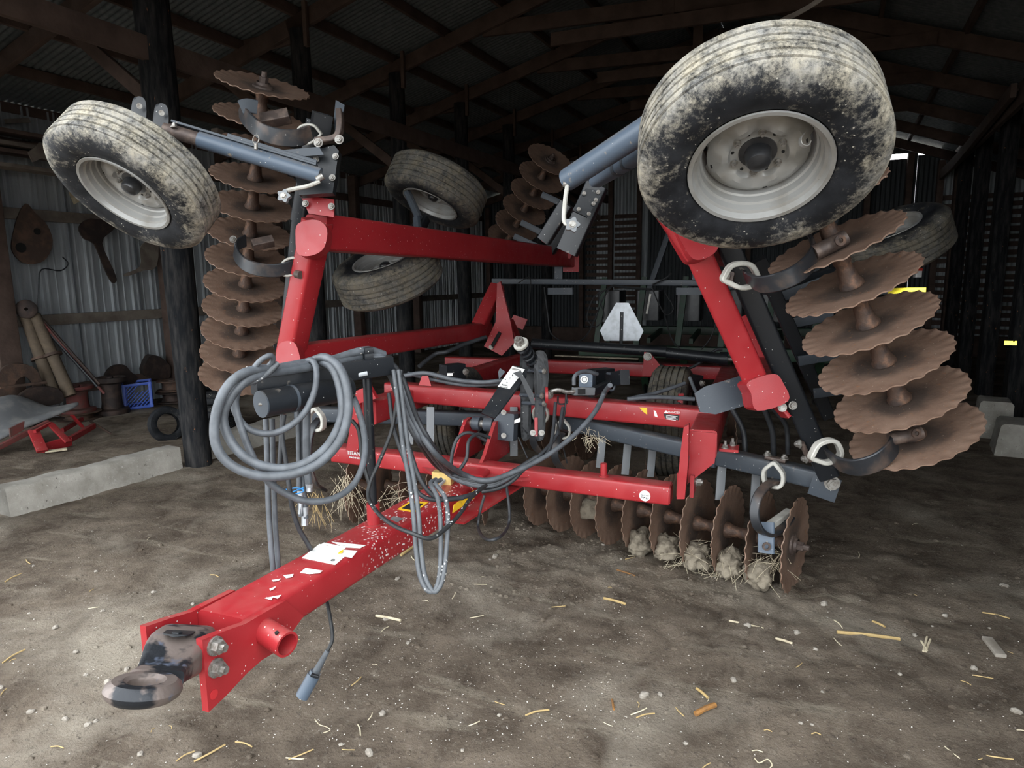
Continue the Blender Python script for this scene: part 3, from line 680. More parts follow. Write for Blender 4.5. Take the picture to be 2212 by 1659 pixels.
# rear wheels of the wings and the transport wheels under the frame
wheel((942, 412), 5.2, 70, (-.40, .92), 'tire_dull', .40, .28, 'dusty rear wheel of the left wing, upper of two')
wheel((838, 590), 4.9, 72, (-.36, -.93), 'tire_dull', .40, .28, 'dusty rear wheel of the left wing, lower of two')
wheel((1925, 522), 4.6, 70, (-.30, -.95), 'tire_dull', .38, .26, 'dusty rear wheel of the right wing')
for x, lb_ in ((985, 'left'), (1452, 'right')):
    c = U(x, 800, 'Y', 4.75); wheel3(V((c.x, 4.75, c.z - .37)), X1, 'tire_dull', .40, .28, 'transport wheel under the frame, ' + lb_ + ' one')
# --- discs
NF, RD = 24, .27
def disc_mesh():
    N = NF * 6; rings = [.035, .07, .10, .14, .18, .215, .24, .26, RD]; top, bot = [], []
    for i in range(N):
        t = 2 * math.pi * i / N; d = V((math.cos(t), math.sin(t), 0))
        for lst, off in ((top, .0028), (bot, -.0028)):
            for r in rings:
                s_ = max(0, (r - .215) / (RD - .215)) ** 1.4; rr = r * (1 + (.016 if r > .265 else .006 if r > .25 else 0) * (2 * abs(math.sin(NF * t / 2)) - 1))
                lst.append(d * rr + V((0, 0, .26 * r * r - .0 + .0042 * s_ * math.sin(NF * t) + off)))
    n = len(rings); g = G(); f = []
    for i in range(N):
        k = (i + 1) % N
        for j in range(n - 1): f.append((i * n + j, k * n + j, k * n + j + 1, i * n + j + 1)); f.append((N * n + i * n + j, N * n + i * n + j + 1, N * n + k * n + j + 1, N * n + k * n + j))
        f.append((i * n + n - 1, k * n + n - 1, N * n + k * n + n - 1, N * n + i * n + n - 1))
    g.v = [tuple(p) for p in top + bot]; g.f = f
    o = g.obj('disc_blade', MT['disc'], H, ang=40); me = o.data; bpy.data.objects.remove(o); return me
def spool_mesh(L):
    o = G().lathe((0, 0, 0), Z1, [(.048, .006), (.050, .02), (.040, .04), (.033, L * .5), (.031, L * .58), (.036, L * .62), (.036, L * .70), (.044, L - .03), (.050, L - .012), (.048, L - .004)], 20).obj('spool', MT['spool'], H, ang=50)
    me = o.data; bpy.data.objects.remove(o); return me
def nut_mesh():
    o = G().lathe((0, 0, 0), Z1, [(.062, 0), (.060, .014), (.042, .02), (.040, .034)], 24).cyl((0, 0, .03), (0, 0, .065), .028, .028, 6).cyl((0, 0, .06), (0, 0, .095), .018, .016, 10).obj('axle_nut', MT['castbrown'], H); me = o.data; bpy.data.objects.remove(o); return me
DM, SM, NM = disc_mesh(), spool_mesh(.1905), nut_mesh()
def gang(p0, a, n, face=1, sp=.1905, nuts=(1, 1), spin=.03):
    p0, a = V(p0), V(a).normalized(); 
    for k in range(n):
        c = p0 + a * (sp * k); link('disc_blade', DM, None, H, mw=frame_mw(c, a * face) @ Matrix.Rotation(random.uniform(0, .2), 4, 'Z'))
        if k < n - 1: link('spool', SM, None, H, mw=frame_mw(c, a))
    if nuts[0]: link('axle_nut', NM, None, H, mw=frame_mw(p0, -a))
    if nuts[1]: link('axle_nut', NM, None, H, mw=frame_mw(p0 + a * (sp * (n - 1)), a))
# wing gangs
AL, AR = V((.392, -.224, .892)).normalized(), V((-.412, -.249, .877)).normalized()
PLW, PRW = V((-3.642, 3.838, 1.207)) - AL * .19, V((.662, 3.313, 1.028))
gang(PLW, AL, 12, 1); gang(PRW, AR, 9, 1)
# centre front gangs
ga = V((-1.615, .50, 0)).normalized(); PC = V((.21, 3.86, .245))
gang(PC, ga, 10, -1)
gl = V((1.0, .30, .0)).normalized(); PCL = V((-2.72, 3.95, .26)); gang(PCL, gl, 6, -1)
# rear gang of the left wing, seen high at the back
q0, q1 = D(1188, 348, 7.2), D(1098, 520, 8.0); gang(q1, (q0 - q1), 6, 1, (q0 - q1).length / 5)
# rear centre gangs
gang(V((-2.3, 6.3, .26)), V((1, -.25, 0)), 5, 1); gang(V((-.2, 6.2, .26)), V((-1, -.2, 0)), 5, 1)

# --- gang beams and their spring hangers
def beam(p, q, m_='slate', w=.10, h=.10, up=Z1, name='gang_beam', r=.014): return part(name, G().bar(p, q, w, h, up, r), m_, at=p)
gbR = (U(1795, 1040, 'Y', 3.76), U(1215, 908, 'Y', 4.22)); bR_ = beam(*gbR)
gbL = (U(640, 893, 'Y', 3.75), U(1060, 905, 'Y', 4.25)); bL_ = beam(*gbL)
q = gbR[0]; ez = part('beam_end_bracket', G().bar(q + V((.03, -.07, -.03)), q + V((-.10, -.05, .0)), .012, .13, Z1, .003), 'slate', bR_)
bolt(U(1797, 1043, 'Y', 3.66), (0.1, -1, 0), .030, .03, bR_)
part('beam_splice_plate', G().bar(gbR[0].lerp(gbR[1], .36) + V((0, 0, -.01)), gbR[0].lerp(gbR[1], .47) + V((0, 0, -.01)), .112, .11, Z1, .012), 'slate', bR_)
def shackle(c, u, v_, s=.07, w=.032, t=.012, parent=None):
    u, v_ = V(u).normalized(), V(v_).normalized(); pts = [(-.62, -.35), (-.62, .35), (-.25, .62), (.35, .60), (.80, .22), (.98, 0), (.80, -.22), (.35, -.60), (-.25, -.62)]
    return part('shackle', G().ribbon([V(c) + u * (a * s) + v_ * (b * s) for a, b in pts], u.cross(v_), w, t, 3, True), 'shackle', parent)
def cspring(pts, wd, w=.05, t=.014, m_='spring'):
    return part('spring_hanger', G().ribbon([D(*p) for p in pts], wd, w, t, 6), m_)
def clampset(c, dirb, out, r=.018, parent=None):
    a = V(dirb).normalized(); o = V(out).normalized()
    cl = part('beam_clamp', G().bar(V(c) - a * .055, V(c) + a * .055, .045, .022, o, .008), 'castbrown', parent)
    for s_ in (-1, 1): bolt(V(c) + a * (.045 * s_) + o * .011, o, r * .8, .018, cl, .008)
gd = (gbR[1] - gbR[0]).normalized()
# right centre hanger in front
sp1 = cspring([(1690, 1040, 3.62), (1665, 1043, 3.55), (1640, 1068, 3.50), (1630, 1105, 3.48), (1638, 1140, 3.48), (1662, 1155, 3.52), (1690, 1140, 3.60), (1708, 1118, 3.68)], gd, .05, .02)
shackle(D(1671, 1030, 3.56), V((0, 0, 1)), gd, .08, .04, .020, sp1)
part('bearing_plate', G().ribbon([D(1655, 1128, 3.55), D(1655, 1160, 3.53), D(1655, 1195, 3.52)], gd, .085, .016, 3), 'bluesteel', sp1)
q = D(1655, 1180, 3.5); part('bearing_bore', G().lathe(q, -FW, [(.012, 0), (.022, 0), (.022, .008), (.012, .008)], 20, True), 'castbrown', sp1)
part('bearing_arm', G().bar(D(1660, 1140, 3.58), D(1705, 1108, 3.72), .045, .05, Z1, .006), 'shackle', sp1)
clampset(gbR[0].lerp(gbR[1], .17) + V((0, -.02, .062)), gd, Z1, .022)
# left centre hanger
sp2 = cspring([(690, 905, 3.95), (675, 925, 3.90), (666, 960, 3.88), (668, 1010, 3.88), (680, 1045, 3.9), (700, 1060, 3.98)], X1, .05, .02)
shackle(D(683, 910, 3.9), Z1, X1, .08, .04, .020, sp2)
# middle hangers seen through the frame
for (x, y) in ((1215, 935), (1168, 900)):
    s_ = cspring([(x, y, 4.25), (x - 15, y + 25, 4.2), (x - 14, y + 60, 4.2), (x + 10, y + 90, 4.25)], X1); shackle(D(x, y - 5, 4.22), Z1, X1, .075, .03, .014, s_)
# flat grey scraper arms hanging below the beams
for (x, ya, yb) in ((1303, 955, 1010), (1358, 960, 1025), (1412, 970, 1030), (1562, 1000, 1080), (1636, 1010, 1110), (1110, 905, 985), (930, 905, 965), (885, 905, 960)):
    dpt = 3.86 if x > 1500 else 4.32
    part('scraper_arm', G().bar(D(x, ya - 26, dpt), D(x - (8 if x > 1200 else 0), yb, dpt), .05, .012, FW, .002), 'grey')

# --- right wing
wb0, wb1 = D(1788, 1025, 3.38), D(1560, 500, 3.05)
wbR = beam(wb0, wb1, 'black', .10, .10, V((0, -1, .2)), 'wing_gang_beam')
adir = (wb1 - wb0).normalized()
t0, t1 = D(1648, 858, 3.22), D(1500, 530, 2.92)
tubR = part('wing_frame_tube', G().bar(t0, t1, .115, .125, V((0, -1, .2)), .016), 'red', at=t0)
def corner(px, dep, m_='red', parent=None, t=.05):
    P = smooth([D(x, y, dep) for x, y in px], 4, True); return part('corner_cap', G().plate(P, t, FW), m_, parent)
corner([(1605, 826), (1660, 808), (1681, 830), (1690, 866), (1625, 886), (1612, 850)], 3.14, 'red', tubR, .13)
corner([(1478, 505), (1450, 500), (1470, 540), (1490, 566), (1520, 562), (1542, 540), (1536, 500)], 2.86, 'red', tubR, .13)
part('corner_plate', G().bar(D(1505, 545, 2.9), D(1435, 440, 2.85), .12, .13, V((0, -1, .2)), .016), 'red', tubR)
part('wing_beam', G().bar(t0 + V((0, .05, 0)), t0 + V((.0, 3.1, -.1)), .12, .13, Z1, .016), 'red')
part('wing_beam', G().bar(t1 + V((0, .05, 0)), t1 + V((.05, 3.2, 0)), .12, .13, Z1, .016), 'red')
# the grey guard plate
part('guard_plate', G().plate([D(x, y, 3.35) for x, y in ((1500, 850), (1522, 835), (1612, 808), (1622, 872), (1545, 895), (1512, 890))], .012, FW), 'slate')
part('wing_clamp_plate', G().bar(D(1680, 878, 3.2), D(1698, 900, 3.2), .02, .09, FW, .003), 'red', tubR)
bolt(D(1690, 880, 3.14), D(1690, 880, 3.1) - D(1690, 880, 3.14), .016, .02, tubR); bolt(D(1712, 876, 3.14), -FW, .016, .02, tubR)
# rear strut and scraper arms of the wing
br0, br1 = D(1790, 900, 3.75), D(1640, 560, 3.4); beam(br0, br1, 'black', .07, .05, V((0, -1, .2)), 'scraper_bar', .006)
for (xa, ya, xb, yb) in ((1690, 640, 1800, 600), (1690, 702, 1800, 680), (1725, 780, 1830, 762), (1757, 850, 1850, 838)):
    part('scraper_arm', G().bar(D(xa, ya, 3.55), D(xb, yb, 3.5), .012, .055, V((0, -.2, 1)), .002), 'slate')
part('wing_cross_strut', G().bar(D(1650, 625, 3.6), D(1800, 590, 3.7), .05, .06, Z1, .006), 'black')
# hangers of the right wing
s3 = cspring([(1612, 600, 2.78), (1640, 614, 2.68), (1680, 609, 2.60), (1720, 592, 2.58), (1750, 566, 2.62), (1762, 540, 2.68), (1750, 514, 2.74)], adir, .075, .016)
shackle(D(1604, 595, 2.76), D(1590, 598, 2.76) - D(1630, 590, 2.76), adir, .085, .04, .020, s3)
part('bearing_bracket', G().bar(D(1758, 548, 2.66), D(1826, 514, 2.64), .06, .075, V((0, -1, .3)), .025), 'castbrown', s3)
q = D(1814, 520, 2.59); part('bearing_bore', G().lathe(q, -FW, [(.010, 0), (.022, 0), (.022, .008), (.010, .008)], 20, True), 'spool', s3)
s4 = cspring([(1790, 985, 3.1), (1815, 1003, 2.98), (1850, 1010, 2.88), (1890, 1000, 2.82), (1920, 978, 2.82), (1932, 955, 2.86), (1918, 932, 2.92)], adir, .085, .016)
shackle(D(1788, 975, 3.06), D(1770, 985, 3.06) - D(1810, 970, 3.06), adir, .085, .04, .020, s4)
part('bearing_bracket', G().bar(D(1922, 950, 2.86), D(1990, 934, 2.84), .055, .065, V((0, -1, .3)), .025), 'castbrown', s4)
q = D(1978, 936, 2.79); part('bearing_bore', G().lathe(q, -FW, [(.010, 0), (.020, 0), (.020, .008), (.010, .008)], 20, True), 'spool', s4)
clampset(D(1740, 975, 3.3), adir, -RX, .022); clampset(D(1580, 598, 2.95), V((0, 1, 0)), -RX - DY * .2, .02)
# gauge wheel arm, right
a0, a1 = D(1226, 388, 2.85), D(1420, 262, 2.45)
ar = part('gauge_arm', G().cyl(a0, a1, .048, n=24), 'bluesteel'); ar2 = part('gauge_arm', G().bar(D(1285, 385, 3.0), D(1430, 300, 2.6), .07, .085, Z1, .02), 'bluesteel')
for k in (.35, .5): c = D(1285, 385, 3.0).lerp(D(1430, 300, 2.6), k); part('arm_band', G().bar(c, c.lerp(D(1430, 300, 2.6), .06), .075, .09, Z1, .02), 'slate', ar2)
cR, aR = WM[WR.name].translation.copy(), WM[WR.name].col[2].to_3d(); part('gauge_axle', G().cyl(D(1420, 268, 2.5), cR - aR * .26, .04, n=16).cyl(cR - aR * .27, cR - aR * .10, .05, n=16), 'black')
def crank(base, p1, p2, knob, dep, parent):
    cr = part('crank_handle', G().tube([D(*base, dep), D(*p1, dep - .02), D(*p2, dep - .04), D(*knob, dep - .05)], .010, 8, 4), 'shackle', parent)
    c = D(*knob, dep - .05); nb_ = G(); N = 40; x, y = perp(-FW); secs = []
    for zz in (-.012, .012): secs.append([c - FW * zz + (x * math.cos(2 * math.pi * i / N) + y * math.sin(2 * math.pi * i / N)) * (.028 + .005 * math.cos(5 * 2 * math.pi * i / N)) for i in range(N)])
    part('crank_knob', nb_.loft(secs), 'grey', cr); part('knob_nut', G().hexbolt(c - FW * .012, -FW, .012, .008, 0), 'bolt', cr)
crank((1226, 398), (1221, 432), (1219, 478), (1236, 486), 2.82, ar)
part('crank_joint', G().cyl(D(1216, 397, 2.82), D(1234, 397, 2.82), .014, n=12), 'bolt', ar)
# bolted uprights behind the arm
for (xa, ya, xb, yb, dd, w_) in ((1290, 400, 1225, 545, 3.5, .12), (1225, 440, 1175, 520, 3.7, .08)): beam(D(xa, ya, dd), D(xb, yb, dd + .1), 'black', w_, .06, V((0, 1, 0)), 'arm_upright', .008)
up_ = part('arm_bracket', G().plate([D(x, y, 3.35) for x, y in ((1265, 408), (1302, 415), (1268, 470), (1236, 455))], .02, FW), 'black')
for x, y in ((1262, 418), (1292, 415), (1287, 432), (1282, 440), (1272, 462), (1250, 452)): bolt(D(x, y, 3.33), -FW, .008, .01, up_, 0)

# --- left wing
t0, t1 = D(628, 765, 3.95), D(686, 478, 3.62)
tubL = part('wing_frame_tube', G().bar(t0, t1, .125, .14, V((0, -1, .2)), .018), 'red', at=t0)
corner([(612, 742), (640, 740), (652, 765), (650, 785), (604, 788), (602, 770)], 3.86, 'red', tubL, .10)
corner([(650, 488), (690, 480), (712, 500), (705, 540), (678, 556), (650, 552), (645, 520)], 3.58, 'red', tubL, .10)
part('corner_plate', G().plate([D(x, y, 3.55) for x, y in ((650, 422), (722, 432), (722, 470), (668, 462))], .02, FW), 'red', tubL)
bolt(D(660, 440, 3.52), -FW, .014, .016, tubL); bolt(D(716, 446, 3.52), -FW, .014, .016, tubL)
e0, e1 = D(684, 502, 3.66), U(1228, 558, 'Y', 7.2)
wbu = part('wing_beam', G().bar(e0, e1, .15, .20, Z1, .02), 'red', at=e0)
part('beam_end_plate', G().bar(e1 + V((0, -.01, 0)), e1 + V((0, .02, 0)), .24, .30, Z1, .004), 'red', wbu)
part('beam_end_plate', G().plate([U(x, y, 'Y', 7.0) for x, y in ((1170, 520), (1182, 515), (1240, 545), (1232, 560))], .05), 'red', wbu)
f0, f1 = D(640, 770, 3.98), U(1050, 712, 'Y', 6.2)
part('wing_beam', G().bar(f0, f1, .14, .15, Z1, .018), 'red', at=f0)
bl0, bl1 = D(618, 790, 4.02), D(652, 480, 3.75); wbL = beam(bl0, bl1, 'black', .08, .10, V((0, -1, .2)), 'wing_gang_beam')
bu0, bu1 = D(652, 480, 3.75), D(688, 262, 3.55); beam(bu0, bu1, 'black', .10, .10, V((0, -1, .2)), 'wing_gang_beam')
adl = (bu1 - bu0).normalized()
# square tube stub at the top
tq = D(692, 275, 3.5); part('stub_tube', G().lathe(tq, adl, [(.068, -.06), (.068, .07), (.056, .07), (.056, -.04)], 4), 'black')
part('stop_plate', G().plate([D(x, y, 3.52) for x, y in ((722, 255), (726, 217), (745, 228), (738, 262), (736, 300), (726, 300))], .015, FW), 'slate')
s5 = cspring([(672, 288, 3.42), (640, 298, 3.38), (600, 296, 3.36), (565, 284, 3.38), (540, 264, 3.44), (525, 245, 3.5), (522, 228, 3.52)], adl, .085, .016)
shackle(D(663, 290, 3.42), D(690, 290, 3.42) - D(650, 290, 3.42), adl, .075, .03, .012, s5)
part('bearing_plate', G().ribbon([D(520, 232, 3.46), D(535, 228, 3.46), D(556, 232, 3.48)], adl, .07, .012, 3), 'slate', s5)
part('bearing_bracket', G().bar(D(565, 262, 3.6), D(625, 250, 3.62), .06, .07, V((0, -1, .3)), .006), 'castbrown', s5)
clp = part('beam_clamp', G().ribbon([D(682, 305, 3.42), D(705, 303, 3.42), D(728, 296, 3.42), D(735, 270, 3.42), D(733, 240, 3.44)], FW, .05, .03, 4), 'castbrown'); 
for x, y in ((688, 309), (733, 302)): bolt(D(x, y, 3.38), -FW, .018, .02, clp)
s6 = cspring([(635, 574, 3.72), (600, 584, 3.68), (560, 582, 3.66), (528, 570, 3.70), (510, 548, 3.78), (512, 530, 3.82), (530, 520, 3.88)], adl, .075, .016)
shackle(D(628, 576, 3.70), D(655, 574, 3.7) - D(620, 578, 3.7), adl, .08, .03, .012, s6)
part('bearing_bracket', G().bar(D(545, 530, 3.85), D(590, 520, 3.9), .05, .06, V((0, -1, .3)), .006), 'castbrown', s6); bolt(D(504, 517, 3.78), -FW, .016, .014, s6)
part('clamp_lug', G().cyl(D(640, 592, 3.68), D(650, 594, 3.66), .022, n=14), 'castbrown', s6)
# big bolted bracket
bk = part('arm_bracket', G().plate([D(x, y, 3.45) for x, y in ((655, 335), (725, 318), (735, 330), (722, 420), (650, 425), (640, 370))], .06, FW), 'black')
part('bracket_shelf', G().plate([D(x, y, 3.36) for x, y in ((606, 325), (690, 318), (700, 335), (636, 340))], .01), 'slate', bk)
for x, y in ((683, 344), (725, 338), (718, 384)): bolt(D(x, y, 3.41), -FW, .013, .014, bk)
# gauge arm, left
a0, a1 = D(692, 380, 3.28), D(372, 284, 3.22)
al = part('gauge_arm', G().cyl(a0, a0.lerp(a1, .82), .040, n=24), 'bluesteel'); part('inner_arm', G().cyl(a0.lerp(a1, .7), a1 + (a1 - a0) * .05, .034, n=20), 'castbrown', al)
oo = -DY * .045 - FW * .01; part('arm_strap', G().bar(a0.lerp(a1, .02) + oo, a0.lerp(a1, .99) + oo, .04, .012, -DY, .002), 'slate', al)
part('arm_rail', G().bar(a0.lerp(a1, .02) + oo * 1.3, a0.lerp(a1, .62) + oo * 1.3, .022, .02, -DY, .003), 'slate', al)
c = D(553, 303, 3.16); part('pull_ring', G().lathe(c + DY * -.004, FW + RX * .5, [(.020 + .0032 * math.cos(t), .0032 * math.sin(t)) for t in [i * math.pi / 4 for i in range(8)]], 28, True), 'bolt', al)
part('ring_pin', G().cyl(c + DY * .018, c + DY * .045, .009, n=10), 'bolt', al)
bolt(D(376, 276, 3.18), -DY, .012, .018, al)
crank((690, 392), (665, 402), (620, 412), (614, 424), 3.2, al)
part('crank_joint', G().cyl(D(684, 388, 3.2), D(698, 380, 3.2), .016, n=12), 'bolt', al)
for x, y in ((297, 247), (345, 262)):
    P = smooth([D(x + dx, y + dy, 3.2) for dx, dy in ((-12, 20), (-8, -30), (2, -38), (14, -28), (16, 5), (10, 30))], 3, True)
    lg = part('lift_lug', G().plate(P, .02, RX * .9 - FW * .4), 'black', al); part('lug_bore', G().cyl(D(x + 4, y - 18, 3.175), D(x + 4, y - 18, 3.17), .013, n=16), 'bolt', al)
cL, aL = WM[WL.name].translation.copy(), WM[WL.name].col[2].to_3d(); part('gauge_axle', G().cyl(D(372, 288, 3.24), cL - aL * .26, .035, n=16).cyl(cL - aL * .27, cL - aL * .10, .05, n=16), 'black')
part('axle_crossbar', G().cyl(D(300, 262, 3.26), D(380, 290, 3.26), .03, n=14), 'black')
# chain and rear hardware behind the left wing beam
for k in range(4): part('rear_wheel_arm', G().cyl(D(900 + k * 5, 470 + k, 5.0), D(870 + k * 10, 420 - k * 4, 5.1) if k % 2 else D(905, 520, 4.95), .03, n=10), 'slate') if k < 2 else None
beam(D(915, 470, 5.1), D(880, 545, 4.95), 'black', .09, .09, Y1, 'wheel_arm')
beam(D(1225, 480, 6.6), D(1170, 570, 6.8), 'black', .12, .1, Y1, 'wing_gang_beam')
for (xa, ya, xb, yb) in ((1170, 420, 1225, 445), (1125, 480, 1185, 510), (1110, 510, 1165, 535)): part('scraper_arm', G().bar(D(xa, ya, 6.6), D(xb, yb, 6.6), .02, .06, Z1, .002), 'slate')

# --- fold hardware at the back
r0, r1 = U(1150, 742, 'Y', 6.2), U(1440, 760, 'Y', 6.2)
cyl1 = part('fold_cylinder', G().cyl(r0, r1, .05, n=24), 'black'); r2, r3 = U(1440, 762, 'Y', 6.15), U(1560, 775, 'Y', 6.15)
cyl2 = part('fold_cylinder', G().cyl(r2, r3, .05, n=24).cyl(r3 - X1 * .02, r3 + X1 * .05, .062, n=24), 'black'); part('cylinder_rod', G().cyl(r3, r3 + X1 * .5, .022, n=14), 'bolt', cyl2)
part('cylinder_bracket', G().plate([U(x, y, 'Y', 6.08) for x, y in ((1392, 760), (1405, 762), (1445, 812), (1388, 812))], .03, Y1), 'red'); bolt(U(1399, 770, 'Y', 6.05), -Y1, .03, .02)
# left hinge arms (red)
hA = part('hinge_arm', G().bar(U(1075, 620, 'Y', 6.3), U(1035, 705, 'Y', 6.0), .14, .12, Y1, .016), 'red')
hB = part('hinge_plate', G().plate([U(x, y, 'Y', 5.9) for x, y in ((1075, 612), (1082, 608), (1105, 700), (1112, 740), (1085, 768), (1047, 748), (1072, 695))], .03, Y1), 'red')
part('plate_slot_shade', G().bar(U(1080, 718, 'Y', 5.87), U(1063, 748, 'Y', 5.87), .035, .01, Y1, .004), 'hole_shade', hB); bolt(U(1061, 750, 'Y', 5.87), -Y1, .018, .012, hB, 0)
part('hinge_arm', G().bar(U(1100, 690, 'Y', 6.5), U(1130, 760, 'Y', 6.4), .04, .14, Y1, .004), 'red')
part('hinge_plate', G().plate([U(x, y, 'Y', 7.0) for x, y in ((1110, 680), (1140, 690), (1130, 712), (1100, 700))], .02, Y1), 'red')
# right hinge arms behind the wing
part('hinge_arm', G().bar(U(1605, 690, 'Y', 5.2), U(1650, 790, 'Y', 5.0), .08, .10, Y1, .012), 'red'); part('hinge_plate', G().plate([U(x, y, 'Y', 5.6) for x, y in ((1580, 770), (1600, 750), (1640, 790), (1600, 800))], .03, Y1), 'red')
# rear light bar, lamp boxes, slow-vehicle triangle seen from the back
l0, l1 = U(1100, 607, 'Y', 6.9), U(1560, 615, 'Y', 6.9)
lbar = part('light_bar', G().bar(l0 - X1 * .2, l1 + X1 * .9, .05, .06, Z1, .006), 'slate')
for x, w_ in ((1211, 56), (1495, 62)): c = U(x, 629, 'Y', 6.85); part('lamp_box', G().box(c, w_ / 1420 * 7.2, .05, .07, 0, .008), 'slate', lbar)
for x in (1207, 1506): c = U(x, 580, 'Y', 6.92); part('lamp_post', G().box(c, .09, .03, .3, 0, .004), 'slate', lbar)
P = [U(x, y, 'Y', 6.85) for x, y in ((1331, 654), (1358, 654), (1390, 715), (1380, 736), (1306, 736), (1296, 714))]
smv = part('slow_vehicle_sign', G().plate(P, .004, Y1), 'zinc'); smv['label'] = 'bare metal back of the slow-vehicle sign'
part('sign_post', G().bar(U(1343, 674, 'Y', 6.84), U(1341, 765, 'Y', 6.84), .035, .012, Y1, .003), 'black', smv)
for y in (683, 712): c = U(1343, y, 'Y', 6.832); part('rivet', G().cyl(c, c - Y1 * .003, .006, n=10), 'bolt', smv)
part('white_rod', G().bar(U(1405, 635, 'Y', 6.8), U(1397, 678, 'Y', 6.8), .02, .008, Y1, .001), 'shackle')
for pts, r_ in (([(1118, 612), (1145, 600), (1143, 650), (1142, 690)], .006), ([(1175, 620), (1183, 680), (1190, 720), (1220, 738), (1260, 732), (1285, 690), (1300, 650), (1320, 618)], .008), ([(1325, 618), (1285, 640), (1268, 680), (1275, 700), (1290, 705), (1305, 680), (1295, 640), (1325, 616)], .007), ([(1325, 617), (1360, 622), (1405, 625)], .014), ([(1408, 620), (1425, 660), (1440, 680), (1455, 665), (1435, 630)], .007), ([(1437, 685), (1450, 730), (1470, 755)], .007), ([(1550, 690), (1535, 730), (1515, 755)], .007), ([(1410, 615), (1440, 600), (1450, 590)], .01)):
    part('wire', G().tube([U(x, y, 'Y', 6.8 + .02 * (i % 2)) for i, (x, y) in enumerate(pts)], r_, 6, 5), 'cable')
# reflector and marker lamp on the right
c = U(1958, 632, 'Y', 6.0); fx = (CAM + V((-3, -6, 5)) - c)
rn = toward(c, (1.05, .9, 2.75)); part('reflector', plate_facing(c, X1, rn, .26, .075, .006), 'amber')
part('reflector_arm', G().bar(c + V((.05, .03, 0)), c + V((-1.6, .9, .05)), .05, .05, Z1, .005), 'slate')
c = U(1982, 592, 'Y', 6.0); part('marker_lamp', G().box(c, .05, .05, .05, .3, .01), 'clear'); part('marker_lens', G().box(c + Z1 * .035, .05, .05, .02, .3, .005), 'redlens')

# --- levelling gear in the middle
nutp, spe = D(1122, 738, 3.83), D(1172, 812, 4.08); ad = (spe - nutp).normalized()
spg = G(); x, y = perp(ad); L = (spe - nutp).length
spg.cyl(nutp + ad * .03, nutp + ad * (L - .02), .026, n=14)
spg.tube([nutp + ad * (.03 + (L - .06) * t / 80) + (x * math.cos(t * .55) + y * math.sin(t * .55)) * .036 for t in range(81)], .008, 6, sm=False)
lev = part('levelling_spring', spg, 'black'); part('spring_washer', G().lathe(nutp + ad * .02, ad, [(.0, -.004), (.045, -.004), (.047, .004), (.045, .012), (0, .012)], 28), 'shackle', lev)
part('spring_nut', G().cyl(nutp - ad * .02, nutp + ad * .02, .029, n=6).cyl(nutp - ad * .035, nutp, .016, n=14), 'bolt', lev)
for x_, dd in ((1131, 4.11), (1162, 3.95)):
    P = smooth([D(x_ + dx, y_, dd) for dx, y_ in ((-5, 770), (8, 758), (18, 775), (20, 820), (14, 870), (12, 940), (-2, 945), (-4, 860))], 3, True)
    part('lever_plate', G().plate(P, .016, RX), 'black', lev)
for x_, y_ in ((1155, 800), (1150, 853), (1155, 870)):
    part('lever_pin', G().cyl(D(x_ - 25, y_, 4.08), D(x_ + 20, y_ + 2, 3.93), .013, n=12), 'slate', lev); bolt(D(x_ + 20, y_ + 2, 3.91), -FW + RX, .014, .014, lev)
_i = [D(1040, 893, 3.75), D(1070, 905, 3.73), D(1140, 798, 3.95)]; _n = (_i[1] - _i[0]).cross(_i[2] - _i[0]); ip = [PL(x, y, _i[0], _n) for x, y in ((1040, 893), (1068, 905), (1076, 895), (1137, 812), (1140, 798), (1108, 790))]
ind = part('indicator_plate', G().plate(ip, .012), 'black'); n_ = (ip[1] - ip[0]).cross(ip[3] - ip[0]).normalized(); n_ = n_ if n_.dot(FW) < 0 else -n_
ind_side = part('plate_flange', G().plate([ip[2], ip[3], ip[3] + FW * .07, ip[2] + FW * .07], .01), 'black', ind)
P = [PL(x, y, ip[0], n_) + n_ * .008 for x, y in ((1075, 837), (1101, 842), (1134, 800), (1107, 792))]; part('indicator_decal', G().plate(P, .0012, n_), 'white', ind)
ux = (P[1] - P[0]).normalized()
for s_, px, py, sz in (('FRONT', 1119, 795, .016), ('DOWN', 1115, 800, .014), ('B', 1107, 813, .014), ('A', 1092, 822, .012), ('C', 1101, 820, .014), ('D', 1095, 829, .014), ('REAR', 1090, 834, .016), ('DOWN', 1088, 839, .014)):
    text(s_, PL(px, py, ip[0], n_) + n_ * .0095, ux, n_.cross(ux), sz, MT['inkblack'], ind, 'decal_lettering')
part('indicator_pointer', G().plate([D(x, y, 3.83) for x, y in ((1108, 806), (1125, 800), (1129, 808), (1152, 850), (1156, 872), (1148, 872), (1124, 818))], .01, FW), 'black', ind)
part('indicator_pointer', G().plate([D(x, y, 4.05) for x, y in ((1076, 804), (1080, 795), (1092, 803), (1084, 812), (1078, 820))], .01, FW), 'slate', ind)
blkc = D(1110, 915, 4.27); lvc = part('levelling_cylinder', G().bar(D(1096, 920, 4.15), D(1132, 912, 4.40), .13, .16, Z1, .006), 'black')
part('cylinder_head', G().bar(D(1088, 922, 4.10), D(1097, 920, 4.15), .14, .17, Z1, .006), 'slate', lvc)
for x_, y_ in ((1088, 891), (1088, 941)): bolt(D(x_, y_, 4.09), -FW, .013, .014, lvc)
P = [D(x, y, 4.05) for x, y in ((1111, 908), (1124, 902), (1124, 911), (1111, 915))]; part('part_sticker', G().plate(P, .001), 'white', lvc)
part('red_link', G().lathe(D(1180, 855, 3.93), RX, [(.0, -.008), (.055, -.008), (.055, .008), (0, .008)], 24), 'red', lev); bolt(D(1186, 853, 3.90), -FW + RX, .02, .02, lev)
